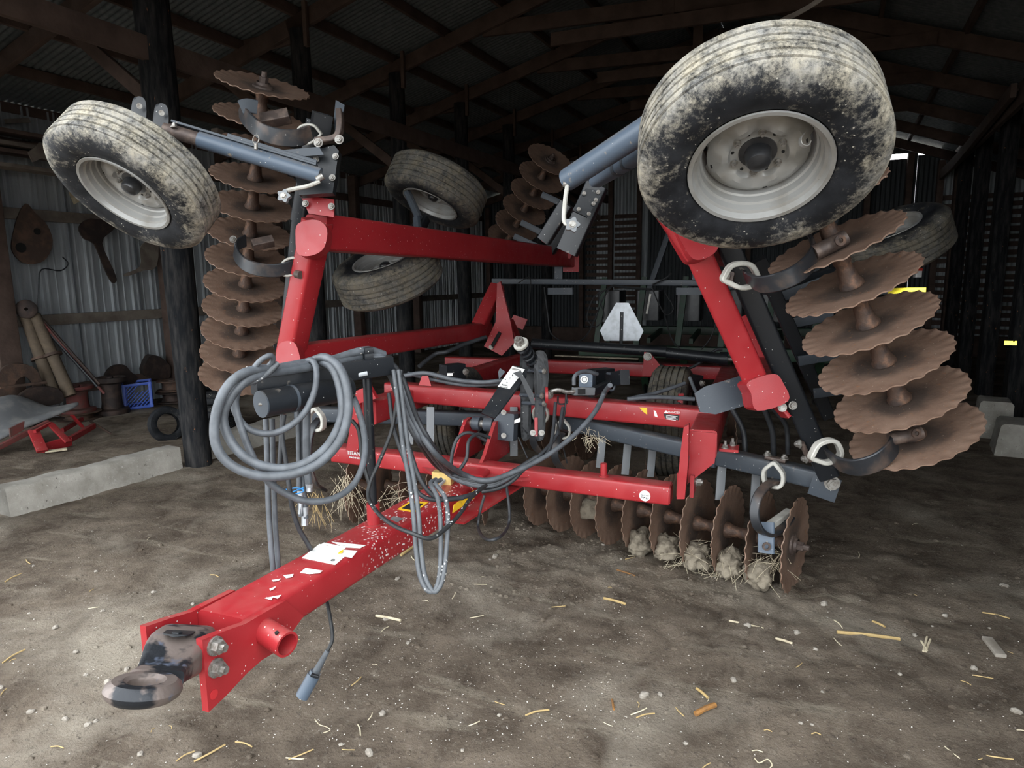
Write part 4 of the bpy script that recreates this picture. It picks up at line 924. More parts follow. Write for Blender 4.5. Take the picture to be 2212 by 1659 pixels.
part('red_link', G().bar(D(1158, 902, 3.95), D(1158, 942, 3.95), .02, .03, FW, .002), 'red', lev)
for x_ in (1151, 1170): bolt(D(x_, 935, 3.93), -FW, .014, .014, lev)
# depth gauge box and its links
gb = part('gauge_box', G().bar(D(1265, 822, 4.08), D(1272, 820, 4.18), .085, .085, Z1, .012), 'bluesteel'); q = D(1262, 820, 4.07); part('gauge_decal', G().cyl(q, q - FW * .002, .024, n=24), 'white', gb)
part('gauge_ring', G().lathe(q - FW * .003, -FW, [(.013, 0), (.016, 0), (.016, .001), (.013, .001)], 20, True), 'inkblack', gb)
part('square_clevis', G().bar(D(1238, 845, 3.98), D(1282, 845, 4.03), .04, .045, Z1, .003), 'grey', gb); part('clevis_socket_shade', G().bar(D(1249, 846, 3.94), D(1264, 846, 3.94), .034, .04, FW, .002), 'hole_shade', gb)
part('link_rod', G().tube([D(1185, 848, 3.95), D(1205, 842, 3.95), D(1225, 847, 3.96), D(1242, 845, 3.97)], .012, 8), 'bolt', gb)
part('link_arm', G().bar(D(1275, 850, 4.03), D(1330, 822, 4.23), .04, .05, Z1, .004), 'black', gb)
part('valve_body', G().bar(D(1318, 820, 4.28), D(1350, 815, 4.0), .06, .09, Z1, .006), 'black', gb); part('guard_wire', G().tube([D(1305, 838, 4.18), D(1325, 842, 4.18), D(1328, 812, 4.18), D(1310, 806, 4.18)], .008, 6), 'slate', gb)
part('bent_bracket', G().ribbon([D(1223, 850, 3.95), D(1220, 890, 3.95), D(1214, 925, 3.99), D(1225, 932, 4.03)], FW, .03, .01), 'cable_s')
part('bent_bracket', G().ribbon([D(1205, 855, 3.95), D(1207, 872, 3.95), D(1225, 870, 3.95), D(1222, 855, 3.95)], FW, .03, .01), 'black')
# small bearings boxes on the frame behind
for x_, y_, dd in ((975, 805, 4.6), (1295, 815, 4.6), (1485, 830, 4.6)):
    bb = part('wheel_arm_mount', G().bar(D(x_ - 18, y_, dd), D(x_ + 22, y_ - 4, dd + .1), .10, .11, Z1, .006), 'black'); bolt(D(x_ + 30, y_ - 2, dd - .05), RX - FW, .018, .02, bb)
    if x_ < 1000: q = D(972, 809, 4.52); part('part_sticker', G().bar(q - RX * .02, q + RX * .02, .002, .02, Z1, 0), 'white', bb)
part('frame_gusset', G().plate([D(x, y, 4.1) for x, y in ((905, 832), (912, 812), (925, 812), (932, 834))], .02, FW), 'red', ft)
part('bent_bracket', G().plate([D(x, y, 4.15) for x, y in ((1464, 868), (1466, 850), (1476, 850), (1474, 872))], .02, FW), 'red', ft)
part('soil_layer', G().bar(U(1200, 768, 'Y', 6.05), U(1380, 775, 'Y', 6.05), .05, .012, Z1, .004), 'clod')

# chalk scrawl on top of the left wing beam
for pts in (((788, 478), (797, 484)), ((797, 479), (807, 486)), ((809, 484), (818, 481), (820, 487), (811, 486)), ((824, 483), (832, 485), (828, 489)), ((832, 484), (839, 490)), ((839, 485), (848, 486), (853, 491), (844, 490))):
    part('chalk_mark', G().tube([PL(x, y, U(820, 485, 'Z', 2.13), Z1) for x, y in pts], .004, 4, 3), 'white', wbu)

# --- hose stand and hoses
A0, A1 = D(548, 832, 2.66), D(842, 788, 3.06)
arm = part('hose_stand_arm', G().bar(A0, A1, .075, .085, Z1, .006), 'black'); part('arm_post_cap', G().cyl(D(813, 808, 3.04), D(813, 770, 3.04), .024, n=16), 'black', arm)
c0_, c1_ = D(566, 873, 2.60), D(752, 838, 2.92)
can = part('manual_canister', G().cyl(c0_, c1_, .055, n=32), 'black', arm); part('canister_cap', G().cyl(c0_ - (c1_ - c0_).normalized() * .006, c0_ + (c1_ - c0_).normalized() * .004, .054, n=32), 'slate', arm)
cap_n = (c0_ - c1_).normalized(); q = c0_ + cap_n * .007; part('cap_latch', G().cyl(q - RX * .006, q + RX * .008, .006, n=8), 'bolt', arm)
part('canister_strap', G().lathe(c0_.lerp(c1_, .32), c1_ - c0_, [(.0552, -.006), (.058, -.006), (.058, .006), (.0552, .006)], 32, True), 'slate', arm)
part('arm_slot', G().bar(A0.lerp(A1, .33) - FW * .039 - Z1 * .022, A0.lerp(A1, .45) - FW * .037 - Z1 * .022, .004, .016, Z1, .001), 'clod', arm)
part('paint_run', G().plate([D(x, y, 2.69) for x, y in ((609, 858), (614, 856), (617, 868), (614, 878), (611, 868))], .002), 'white', arm)
part('arm_buckle', G().bar(D(766, 811, 2.92), D(792, 806, 2.95), .02, .02, Z1, .003), 'zinc', arm)
for k, dy in enumerate((0, 13, 26)): part('hose_clamp', G().bar(D(783, 757 + dy, 2.98), D(801, 755 + dy, 3.0), .07, .028, Z1, .004), 'black', arm)
part('clamp_bolt', G().cyl(D(779, 752, 2.96), D(779, 765, 2.96), .008, n=8), 'bolt', arm); part('clamp_bolt', G().cyl(D(537, 792, 2.58), D(537, 800, 2.58), .010, n=8), 'shackle', arm)
def hose(pts, r, m_='hose', lab=None, n=8, k=6):
    o = part('hose', G().tube([D(x, y, d + (.32 if 3.18 <= d < 3.7 and x >= 940 else 0)) for x, y, d in pts], r, n, k), m_, ang=80)
    if lab: o['label'] = lab
    return o
# two thick loops
hose([(830, 766, 3.06), (786, 757, 2.98), (700, 782, 2.84), (620, 796, 2.66), (560, 798, 2.52), (515, 812, 2.44), (482, 850, 2.40), (464, 910, 2.40), (468, 965, 2.40), (500, 1005, 2.42), (560, 1028, 2.44), (630, 1025, 2.48), (690, 1000, 2.52), (735, 950, 2.56), (752, 890, 2.6), (748, 830, 2.64), (730, 790, 2.70), (700, 772, 2.76), (665, 782, 2.78), (600, 795, 2.64)], .0185, 'hose', 'thick grey hose coiled in a big loop')
hose([(820, 768, 3.06), (786, 768, 3.0), (720, 785, 2.86), (640, 798, 2.70), (570, 808, 2.54), (530, 824, 2.47), (497, 860, 2.44), (482, 905, 2.44), (500, 955, 2.45), (540, 995, 2.46), (600, 1012, 2.48), (660, 1000, 2.52), (710, 960, 2.56), (738, 900, 2.62), (735, 840, 2.66), (718, 795, 2.72), (690, 780, 2.80)], .0185, 'hose')
# thin loops
hose([(812, 778, 3.05), (780, 780, 2.98), (700, 798, 2.84), (664, 782, 2.78), (676, 780, 2.74), (684, 805, 2.70), (678, 850, 2.66), (655, 895, 2.62), (615, 927, 2.58), (575, 937, 2.55), (535, 925, 2.52), (510, 893, 2.50), (502, 855, 2.50), (512, 830, 2.52)], .013, 'hose')
hose([(517, 832, 2.5), (508, 870, 2.5), (520, 920, 2.5), (545, 985, 2.52), (575, 1035, 2.54), (615, 1065, 2.58), (665, 1083, 2.62), (720, 1077, 2.68), (765, 1045, 2.76), (787, 990, 2.82), (786, 930, 2.88), (770, 875, 2.92), (757, 848, 2.96)], .014, 'hose')
hose([(530, 832, 2.52), (545, 800, 2.50), (565, 777, 2.50), (585, 768, 2.52), (588, 782, 2.55), (565, 805, 2.56), (545, 830, 2.54)], .011, 'hose')
hose([(505, 832, 2.50), (545, 825, 2.50), (580, 805, 2.54), (601, 784, 2.56)], .011, 'hose_s')
# hanging straight hoses
hose([(574, 905, 2.72), (577, 1000, 2.72), (580, 1100, 2.72), (585, 1175, 2.72), (590, 1232, 2.72)], .011, 'hose')
hose([(588, 905, 2.76), (590, 1000, 2.76), (594, 1120, 2.76), (598, 1180, 2.76), (601, 1228, 2.76)], .011, 'hose')
hose([(643, 880, 2.86), (645, 1000, 2.86), (646, 1060, 2.86), (650, 1115, 2.86)], .010, 'hose')
hose([(654, 880, 2.88), (654, 1000, 2.88), (656, 1060, 2.88), (660, 1120, 2.88)], .013, 'hose')
for (x, y0_, y1_, d_, r_) in ((649, 1060, 1110, 2.86, .014), (658, 1095, 1135, 2.88, .018), (668, 1045, 1062, 2.86, .018)):
    part('hose_coupler', G().cyl(D(x, y0_, d_), D(x, (y0_ + y1_) / 2, d_), r_, r_ * .8, n=12).cyl(D(x, (y0_ + y1_) / 2, d_), D(x, y1_, d_), r_ * .75, r_ * .75, n=6), 'zinc')
hose([(663, 880, 2.84), (662, 960, 2.84), (664, 1010, 2.84), (667, 1045, 2.84)], .016, 'hose')
part('blue_cable_tie', G().tube([D(616, 1058, 2.82), D(640, 1054, 2.82), D(656, 1058, 2.82), D(650, 1064, 2.82), D(634, 1068, 2.82), D(632, 1063, 2.83), D(656, 1053, 2.82)], .003, 6), 'bluetie')
hose([(610, 895, 2.7), (607, 960, 2.7), (604, 1010, 2.7)], .010, 'hose_d'); hose([(614, 895, 2.7), (609, 940, 2.7), (618, 1000, 2.7), (626, 1060, 2.7), (632, 1100, 2.72), (645, 1140, 2.75), (662, 1170, 2.8), (672, 1190, 2.85)], .010, 'hose_d')
# cable that comes out under the tongue with a plug
part('plug_cable', G().tube([D(680, 1230, 2.85), D(703, 1290, 2.75), D(714, 1340, 2.70), D(718, 1380, 2.68), D(708, 1405, 2.67)], .008, 8), 'cable'); q0_, q1_ = D(708, 1405, 2.67), D(682, 1452, 2.67); q2_, q3_ = D(678, 1458, 2.67), D(652, 1505, 2.66)
pc = part('plug', G().cyl(q1_, q2_, .023, n=16).cyl(q2_, q3_, .027, .027, n=18), 'bluesteel'); part('strain_relief', G().cyl(q0_, q1_, .010, .016, n=12), 'hose', pc)
part('plug_latch', G().bar(D(672, 1458, 2.63), D(688, 1462, 2.63), .012, .012, Z1, .002), 'black', pc)
# bundle running over the end of the stand and down to the frame
for i, (dx, dy) in enumerate(((0, 0), (9, 6), (18, 14), (-8, 12))):
    hose([(795 + dx * .3, 765 + dy * .8, 3.0), (825 + dx, 770 + dy, 3.04), (850 + dx, 800 + dy, 3.08), (866 + dx, 850 + dy * .4, 3.1), (884 + dx, 905, 3.14), (915 + dx, 960, 3.18), (955 + dx, 1012 + dx * .3, 3.2), (1000, 1042 - i * 3, 3.22), (1060, 1050 - i * 4, 3.25), (1110, 1026 - i * 3, 3.3), (1160, 995 - i * 3, 3.35)], .0125, 'hose' if i < 2 else 'hose_d')
hose([(900, 925, 3.15), (945, 985, 3.17), (1000, 1024, 3.2), (1050, 1038, 3.22), (1110, 1020, 3.28), (1180, 985, 3.35), (1240, 940, 3.42), (1285, 890, 3.5), (1305, 850, 3.6), (1318, 832, 3.75)], .015, 'hose', 'single hose rising from the bundle to the valve')
hose([(1160, 1000, 3.35), (1185, 975, 3.4), (1195, 930, 3.5), (1200, 870, 3.6)], .011, 'hose_d'); hose([(1140, 1005, 3.35), (1175, 975, 3.4), (1205, 935, 3.5), (1216, 880, 3.6)], .011, 'hose_d')
hose([(1130, 1015, 3.33), (1105, 1040, 3.3), (1075, 1055, 3.28), (1040, 1062, 3.26)], .012, 'hose_d')
# long hanging loop in front of the tongue
for i, (dx, m_) in enumerate(((0, 'hose_s'), (11, 'hose_s'))):
    hose([(850 + dx, 800, 3.0), (858 + dx, 860, 2.95), (870 + dx, 960, 2.85), (884 + dx, 1040, 2.75), (893 + dx, 1110, 2.7), (898 + dx, 1180, 2.66), (906 + dx, 1240, 2.64), (920 + dx, 1272, 2.62), (936 + dx * .6, 1277, 2.62), (948 + dx * .8, 1250, 2.64), (952 + dx * 1.1, 1190, 2.68), (951 + dx * 1.5, 1120, 2.74), (945 + dx * 1.5, 1075, 2.8), (930 + dx, 1045, 2.86), (942 + dx, 1036, 2.92)], .010, m_)
hose([(866, 800, 3.05), (860, 880, 3.0), (882, 960, 2.98), (905, 1030, 2.95), (935, 1070, 2.95), (965, 1078, 2.98), (1015, 1070, 3.05), (1045, 1052, 3.15)], .011, 'hose_d')
hose([(840, 850, 3.05), (852, 930, 3.0), (880, 1010, 2.96), (902, 1062, 2.94), (940, 1080, 2.95), (1000, 1076, 3.02)], .010, 'hose_d')
hose([(858, 862, 2.98), (846, 930, 2.96), (818, 1000, 2.94), (800, 1040, 2.92), (796, 1075, 2.88), (818, 1110, 2.78), (850, 1135, 2.68), (890, 1152, 2.6), (930, 1163, 2.62), (965, 1140, 2.7), (995, 1108, 2.8), (1018, 1075, 2.95), (1050, 1048, 3.1)], .009, 'cable_s', 'thin black spattered cable sagging across the tongue')
hose([(760, 908, 2.96), (775, 930, 2.95), (782, 985, 2.93), (793, 1030, 2.92), (800, 1050, 2.92)], .009, 'cable')
hose([(1047, 1070, 3.2), (1038, 1100, 3.2), (1033, 1140, 3.18), (1050, 1165, 3.15), (1080, 1160, 3.15), (1098, 1135, 3.18), (1100, 1100, 3.22), (1094, 1050, 3.3)], .008, 'hose_d')
# little arch hoses from the brass valve up to the cylinder
hose([(973, 1015, 3.25), (978, 975, 3.3), (990, 945, 3.32), (1015, 935, 3.35), (1050, 952, 3.4)], .010, 'hose_d'); hose([(992, 1016, 3.25), (1008, 990, 3.28), (1012, 955, 3.3), (1030, 938, 3.36), (1058, 945, 3.42)], .010, 'hose_d')
# hoses lying along the frame
hose([(870, 812, 4.1), (920, 806, 4.1), (980, 820, 4.1), (1040, 826, 4.1), (1085, 822, 4.1)], .014, 'hose'); hose([(880, 806, 4.15), (935, 820, 4.15), (1010, 832, 4.15), (1080, 830, 4.15)], .012, 'hose')
hose([(905, 792, 5.2), (940, 765, 5.3), (965, 760, 5.3), (1000, 745, 5.4), (1050, 728, 5.5)], .018, 'hose_d')
hose([(1355, 862, 4.05), (1420, 858, 4.05), (1500, 862, 4.05)], .014, 'hose'); hose([(1365, 860, 4.1), (1420, 848, 4.15), (1480, 828, 4.2)], .013, 'hose'); hose([(1490, 815, 4.3), (1500, 840, 4.25), (1510, 858, 4.2)], .012, 'hose')
hose([(1650, 880, 3.7), (1668, 930, 3.75), (1672, 985, 3.8)], .016, 'hose_d'); hose([(1668, 880, 3.7), (1698, 920, 3.75), (1702, 980, 3.8)], .014, 'hose_d'); hose([(1580, 880, 3.9), (1605, 930, 3.9), (1610, 980, 3.9)], .016, 'hose_d')
hose([(1240, 832, 3.74), (1242, 812, 3.74), (1262, 802, 3.78), (1290, 808, 3.85)], .012, 'hose')
hose([(1425, 790, 6.0), (1470, 800, 6.0), (1510, 785, 6.0), (1545, 757, 6.0), (1560, 754, 6.0)], .014, 'hose_d')
for i, pts in enumerate(([(1200, 900, 3.75), (1225, 1000, 3.6)], [(1120, 945, 3.6), (1140, 990, 3.5)])): hose(pts, .005, 'cable')

# clay and straw caught between the front discs
def clod_mesh(seed, sx, sy, sz, sub=3):
    bm = bmesh.new(); bmesh.ops.create_icosphere(bm, subdivisions=sub, radius=1)
    for v_ in bm.verts:
        s_ = 1 + .42 * mn.noise(v_.co * 1.6 + V((seed, 0, 0))) + .22 * mn.noise(v_.co * 4 + V((0, seed, 0))) + .10 * mn.noise(v_.co * 11 + V((0, 0, seed))); v_.co = V((v_.co.x * sx * s_, v_.co.y * sy * s_, v_.co.z * sz * s_))
    me = bpy.data.meshes.new('clay_clod'); bm.to_mesh(me); bm.free(); me.shade_smooth(); return me
for i, k in enumerate((.55, 1.5, 2.5, 3.5, 4.5)):
    c = PC + ga * (.1905 * k) + V((-.06, -.10, -.165 + .015 * (i % 2)))
    me = clod_mesh(i * 3.1, .082, .11, .075, 4); o = link('clay_clod', me, MT['clod'], H, mw=Matrix.Translation(c))
for i, (k, m_) in enumerate(((.6, 1), (1.5, 0), (2.4, 1), (3.4, 1), (5.2, 0))):
    if i == 0: continue
c = PC + ga * (.1905 * 6.8) + V((0, -.05, -.05)); link('clay_clod', clod_mesh(9.3, .10, .08, .075), MT['clod'], H, mw=Matrix.Translation(c))
def straw_tuft(name, c, n, spread, L, r, m_, parent, down=.5, seed=1):
    rg = random.Random(seed); g = G()
    for i in range(n):
        p = V(c) + V((rg.gauss(0, spread), rg.gauss(0, spread * .7), rg.gauss(0, spread * .6))); a = V((rg.gauss(0, 1), rg.gauss(0, .8), rg.gauss(-down, .7))).normalized() * L * rg.uniform(.5, 1.2)
        b_ = V((rg.gauss(0, .3), rg.gauss(0, .3), -.4)) * L * .5; q1_ = p + a * .5 + b_ * .3; q2_ = p + a + b_
        for q_ in (p, q1_, q2_): q_.z = max(q_.z, .008)
        g.tube([p, q1_, q2_], r, 4, 3)
    o = part(name, g, m_, parent); o['kind'] = 'stuff'; return o
straw_tuft('straw_tangle', PC + ga * .10 + V((-.02, -.10, -.08)), 70, .05, .13, .0010, 'palestraw', H, .8, 1)
straw_tuft('straw_tangle', PC + ga * .52 + V((-.05, -.12, -.14)), 60, .06, .18, .0010, 'palestraw', H, .4, 2)
straw_tuft('straw_tangle', PC + ga * .30 + V((-.04, -.12, -.14)), 40, .05, .14, .0010, 'palestraw', H, .5, 3)
straw_tuft('straw_tangle', D(745, 1035, 3.75), 34, .04, .20, .0010, 'palestraw', H, 1.6, 4)
straw_tuft('straw_tangle', D(676, 1065, 3.35), 16, .02, .16, .0010, 'straw', H, 2.0, 5)
straw_tuft('straw_tangle', D(860, 1080, 3.9), 40, .08, .12, .0010, 'palestraw', H, .3, 6)
straw_tuft('straw_tangle', D(1280, 945, 3.95), 40, .04, .06, .0012, 'palestraw', H, .8, 7)

# ---------------------------------------------------------------- scrap along the left wall
def thing(name, g, m_, label, cat, group=None, at=None, ang=35): return tag(g.obj(name, MT[m_], None, at, ang=ang), label, cat, group)
def GU(x, y): return U(x, y, 'Z', 0.0)
# red bracket on the floor
rb = empty('red_seat_bracket', GU(115, 965)); tag(rb, 'bright red steel bracket lying on the dirt in front of the grey seat', 'bracket')
b0 = GU(105, 965); ux_ = (GU(205, 925) - b0); uy_ = V((-.55, .85, 0)).normalized()
def rbp(g, n='bracket_bar', m_='red'): return g.obj(n, MT[m_], rb)
A_, B_q, C_, D_ = U(85, 930, 'Z', .10), U(150, 950, 'Z', .06), U(198, 918, 'Z', .08), U(160, 897, 'Z', .22)
rbp(G().bar(U(72, 930, 'Z', .22), U(92, 975, 'Z', .03), .10, .03, (0, 0, 1), .004)); rbp(G().bar(U(92, 970, 'Z', .03), U(152, 952, 'Z', .05), .04, .11, (0, 0, 1), .008)); rbp(G().bar(U(108, 915, 'Z', .25), U(148, 955, 'Z', .06), .07, .02, (0, 0, 1), .003))
rbp(G().bar(U(150, 950, 'Z', .05), U(202, 920, 'Z', .07), .05, .06, (0, 0, 1), .004)); rbp(G().bar(U(155, 897, 'Z', .26), U(178, 922, 'Z', .10), .05, .02, (0, 0, 1), .003)); rbp(G().bar(U(75, 932, 'Z', .22), U(110, 914, 'Z', .25), .03, .03, (0, 0, 1), .003)); rbp(G().bar(U(135, 930, 'Z', .07), U(178, 905, 'Z', .1), .03, .05, (0, 0, 1), .003))
thing('iron_rod', G().cyl(U(192, 908, 'Z', .09), U(240, 937, 'Z', .02), .012, n=8), 'rust', 'thin rusty rod poking out past the red bracket onto the dirt', 'rod')
# grey tractor seat
g = G(); rows = []
for u_, px in ((-7.75, ((-70, 990), (-10, 948), (50, 922), (110, 898), (172, 872))), (-7.85, ((-70, 975), (-10, 935), (50, 908), (112, 885), (174, 862))), (-8.05, ((-70, 930), (-10, 905), (45, 905), (92, 905), (150, 868))), (-8.25, ((-70, 890), (-5, 868), (35, 862), (75, 872), (110, 880))), (-8.40, ((-70, 880), (-8, 855), (28, 846), (58, 856), (92, 872)))):
    rows.append([BU(x, y, u_) for x, y in px])
n = 5; g.add([p for r_ in rows for p in r_], [(i * n + j, i * n + j + 1, (i + 1) * n + j + 1, (i + 1) * n + j) for i in range(len(rows) - 1) for j in range(n - 1)])
so = g.obj('tractor_seat', MT['seat'], ang=60); so.modifiers.new('thick', 'SOLIDIFY').thickness = .05; so.modifiers.new('soft', 'SUBSURF').levels = 2; so.modifiers['soft'].render_levels = 2
tag(so, 'grey moulded tractor seat lying tilted among the scrap', 'seat'); tag(G().bar(BU(-60, 995, -7.72), BU(105, 912, -7.72), .05, .05, (0, 0, 1), .004).obj('seat_rail', MT['faded_red'], so), None)
G().plate([BU(x, y, -7.68) for x, y in ((20, 925), (52, 910), (50, 928), (22, 945))], .02).obj('rail_bracket', MT['faded_red'], so)
# blue milk crate: frame with a lattice
ck = U(300, 883, 'Z', 0); cr = empty('milk_crate', ck); tag(cr, 'blue plastic milk crate with lattice sides beside the iron rollers', 'crate')
S = .36; cxv = V((.66, .75, .06)).normalized(); cyv = V((-.75, .66, 0)).normalized(); czv = V((-.12, .10, 1)).normalized(); CO = ck - cxv * .18
def CP(a, b, c_): return CO + cxv * (a * S) + cyv * (b * S) + czv * (c_ * S)
def cbar(a, b, w_=.03, t_=.012, up=(0, 0, 1), n='crate_rail'): G().bar(CP(*a), CP(*b), t_, w_, up, .002).obj(n, MT['crate'], cr)
for yy in (0, 1):
    for zz in (.05, .95): cbar((0, yy, zz), (1, yy, zz), .036)
    for xx in (.05, .95): cbar((xx, yy, 0), (xx, yy, 1), .036, .012, cyv.cross(czv))
for xx in (0, 1):
    for zz in (.05, .95): cbar((xx, 0, zz), (xx, 1, zz), .036)
cbar((.5, 0, .05), (.5, 1, .05), .25, .01, cxv, 'crate_floor')
for k in range(-4, 8):                                            # diagonal lattice on the front face
    a0_, a1_ = k * .14, k * .14 + .8; p_ = [(a0_, .1), (a1_, .9)]
    if a0_ < .08: p_[0] = (.08, .1 + (.08 - a0_))
    if a1_ > .92: p_[1] = (.92, .9 - (a1_ - .92))
    if p_[0][1] >= p_[1][1]: continue
    if k > -2 and k < 2: p_[1] = (p_[1][0] - max(0, p_[1][1] - .66), min(p_[1][1], .66))
    cbar((p_[0][0], 0, p_[0][1]), (p_[1][0], 0, p_[1][1]), .012, .008, (0, 0, 1), 'lattice_bar')
for k in range(1, 6): cbar((0, k / 6, .1), (0, k / 6, .9), .014, .008, cyv, 'lattice_bar'); cbar((1, k / 6, .1), (1, k / 6, .9), .014, .008, cyv, 'lattice_bar')
# iron rollers and flanged wheels standing on the floor
def flanged(name, c, r, h, m_, label, lean=(0, 0, 1), rim=.12):
    k = h; pr = [(0, 0), (r, 0), (r * 1.02, k * .06), (r, k * rim), (r * .68, k * (rim + .04)), (r * .62, k * .3), (r * .60, k * .62), (r * .66, k * .82), (r, k * .88), (r * 1.02, k * .95), (r, k), (r * .7, k), (r * .66, k * .9), (r * .25, k * .9), (r * .22, k * 1.02), (0, k * 1.02)]
    return tag(G().lathe(c, lean, pr, 28).obj(name, MT[m_], at=c), label, 'roller', 'old iron rollers on the left')
flanged('flanged_roller', GU(245, 893) + V((0, 0, .0)), .20, .50, 'darkrust', 'tall dark flanged iron roller standing left of the blue crate')
flanged('flanged_roller', GU(172, 905), .26, .10, 'rust', 'flat rusty iron disc on the floor under the reddish roller'); flanged('flanged_roller', GU(172, 905) + V((0, 0, .10)), .20, .34, 'faded_red', 'reddish flanged iron roller standing on the flat disc')
flanged('flanged_roller', GU(374, 868), .22, .16, 'darkrust', 'lower dark iron roller stacked right of the crate'); flanged('flanged_roller', GU(374, 868) + V((0, 0, .17)), .20, .16, 'rust', 'upper rusty iron roller stacked right of the crate')
flanged('flanged_roller', GU(258, 868) + V((0, .2, .50)), .18, .10, 'darkrust', 'small iron ring lying on top of the tall flanged roller', (.2, -.2, 1))
# old tyres behind the curb
for i in range(3):
    c = U(462, 934, 'Z', 0) + V((-.1, .12, .09 + i * .165)); tag(G().lathe(c, Z1, [(.17, -.05), (.20, -.075), (.25, -.08), (.285, -.06), (.292, -.02), (.284, 0), (.292, .02), (.285, .06), (.25, .08), (.20, .075), (.17, .05)], 40).obj('old_tyre', MT['tire_dull'], at=c), ('bottom', 'middle', 'top')[i] + ' worn tyre of the stack behind the near post', 'tyre', 'tyres stacked behind the near post')
c = GU(364, 946) + V((0, 0, .16)); tag(G().lathe(c, V((.8, -.3, .2)), [(.12, -.04), (.15, -.055), (.19, -.05), (.21, 0), (.19, .05), (.15, .055), (.12, .04)], 36).obj('old_tyre', MT['tire_dull'], at=c), 'small worn tyre standing on edge behind the curb and post', 'tyre')
# round pipes leaning on the wall
def pipe(px0, u0, px1, u1, r, m_, lab, fl_=None):
    p_, q_ = BU(*px0, u0), BU(*px1, u1); d_ = (q_ - p_); o = thing('leaning_pipe', G().cyl(p_, q_, r, r * 1.15, n=16), m_, lab, 'pipe', at=p_)
    if fl_:
        for t_ in fl_: G().cyl(p_.lerp(q_, t_), p_.lerp(q_, t_ + .03), r * 1.7, n=20).obj('pipe_flange', MT['rust'], o)
    return o
pipe((55, 685, ), -9.05, (116, 850), -8.75, .062, 'clay', 'left one of two clay brown pipes leaning on the wall', [.52]); pipe((75, 680), -9.0, (152, 855), -8.6, .064, 'clay', 'right one of two clay brown pipes leaning on the wall', [.48])
q = BU(57, 668, -8.98); thing('pulley', G().lathe(q, V((.8, -.6, .1)), [(.02, -.03), (.10, -.03), (.115, -.02), (.10, 0), (.115, .02), (.10, .03), (.02, .03)], 28, True), 'darkrust', 'dark round pulley on top of the leaning pipes', 'pulley')
for i, (a_, b_, m_) in enumerate((((92, 690), (215, 830), 'darkrust'), ((88, 700), (210, 835), 'black'), ((82, 685), (225, 850), 'faded_red'))):
    thing('leaning_rod', G().cyl(BU(*a_, -8.95), BU(*b_, -8.5), .018, n=8), m_, ('brown steel rod leaning against the wall, uppermost of three', 'black steel rod leaning against the wall between the others', 'reddish steel rod leaning against the wall down to the rollers')[i], 'rod')
# heap of dark castings at far left
def casting(name, px, u, pts, t_, m_, lab, cat='casting', n_=None, hole_shade=None):
    P = [BU(px[0] + a, px[1] + b, u) for a, b in pts]; o = tag(G().plate(smooth(P, 3, True), t_, n_ or (BX * .9 - BD * .3)).obj(name, MT[m_], at=P[0]), lab, cat)
    if hole_shade:
        for hx, hy, hr in hole_shade:
            c_ = BU(px[0] + hx, px[1] + hy, u + t_ * .62); G().cyl(c_, c_ + BX * .006, hr, n=18).obj('casting_bore_shade', MT['hole_shade'], o)
    return o
casting('yoke_casting', (50, 820), -8.75, [(-60, 30), (-50, -20), (-20, -35), (20, -28), (38, 0), (36, 25), (24, 28), (18, 5), (0, -8), (-18, 5), (-22, 30)], .10, 'rust', 'brown arched casting at the foot of the leaning pipes')
casting('bent_plate', (95, 850), -8.6, [(-60, 10), (-20, -15), (30, -10), (40, 15), (10, 25), (-40, 30)], .12, 'darkrust', 'dark bent plate behind the grey seat')
thing('iron_bar', G().bar(BU(0, 838, -8.55), BU(100, 826, -8.55), .03, .03, (0, 0, 1), .004), 'rust', 'straight rusty bar lying across the scrap behind the seat', 'bar')
casting('lump_casting', (255, 806), -9.12, [(-30, 10), (-15, -14), (12, -18), (25, -4), (40, 8), (30, 22), (-10, 24)], .1, 'darkrust', 'jumbled dark iron lump behind the tall flanged roller')
casting('lump_casting', (332, 788), -9.08, [(-25, 20), (-15, -18), (5, -20), (20, -10), (32, 5), (25, 30)], .2, 'darkrust', 'dark iron lump behind the blue crate')
# castings hung on the wall
casting('hook_casting', (65, 530), -9.1, [(-40, -10), (-28, -60), (-10, -90), (10, -70), (35, -45), (48, -10), (40, 20), (20, 38), (-15, 38), (-38, 15)], .06, 'rust', 'large brown kidney-shaped casting hung on the wall under the left wheel', 'casting', None, [(-20, 5, .06), (15, -30, .04)])
casting('hook_casting', (205, 510), -9.05, [(-35, -20), (-10, -38), (40, -30), (60, -35), (35, -10), (15, 15), (40, 75), (46, 96), (36, 100), (20, 70), (-2, 18), (-25, 5)], .05, 'darkrust', 'dark curved share hung on the wall beside the kidney-shaped casting')
casting('curved_sheet', (318, 555), -9.0, [(-15, -20), (0, -35), (22, -45), (20, 20), (-10, 30), (-45, 42), (-48, 36), (-15, 20)], .03, 'woodgrey', 'thin curved sheet hanging left of the near post')
tag(G().plate([BU(x, y, -9.0) for x, y in ((145, 385), (190, 425), (160, 442), (150, 420))], .01).obj('paper_scrap', MT['palestraw']), 'pale flap of sheet hanging behind the left wheel', 'sheet')
tag(G().plate([BU(x, y, -8.3) for x, y in ((60, 330), (85, 308), (120, 325), (120, 352), (90, 342), (70, 350))], .02).obj('torn_sheet', MT['woodgrey']), 'torn grey sheet poking out behind the left wheel under the boards', 'sheet')
tag(G().bar(BU(12, 262, -8.9), BU(62, 260, -8.9), .05, .05, (0, 0, 1), .003).obj('wood_offcut', MT['woodgrey']), 'short pale offcut lying on the stored boards', 'offcut')
thing('wire_hook', G().tube([BU(x, y, -9.05) for x, y in ((135, 555), (147, 570), (130, 585), (90, 582), (84, 620), (82, 690))], .008, 6), 'black', 'thin black wire hanging down the left wall', 'wire')
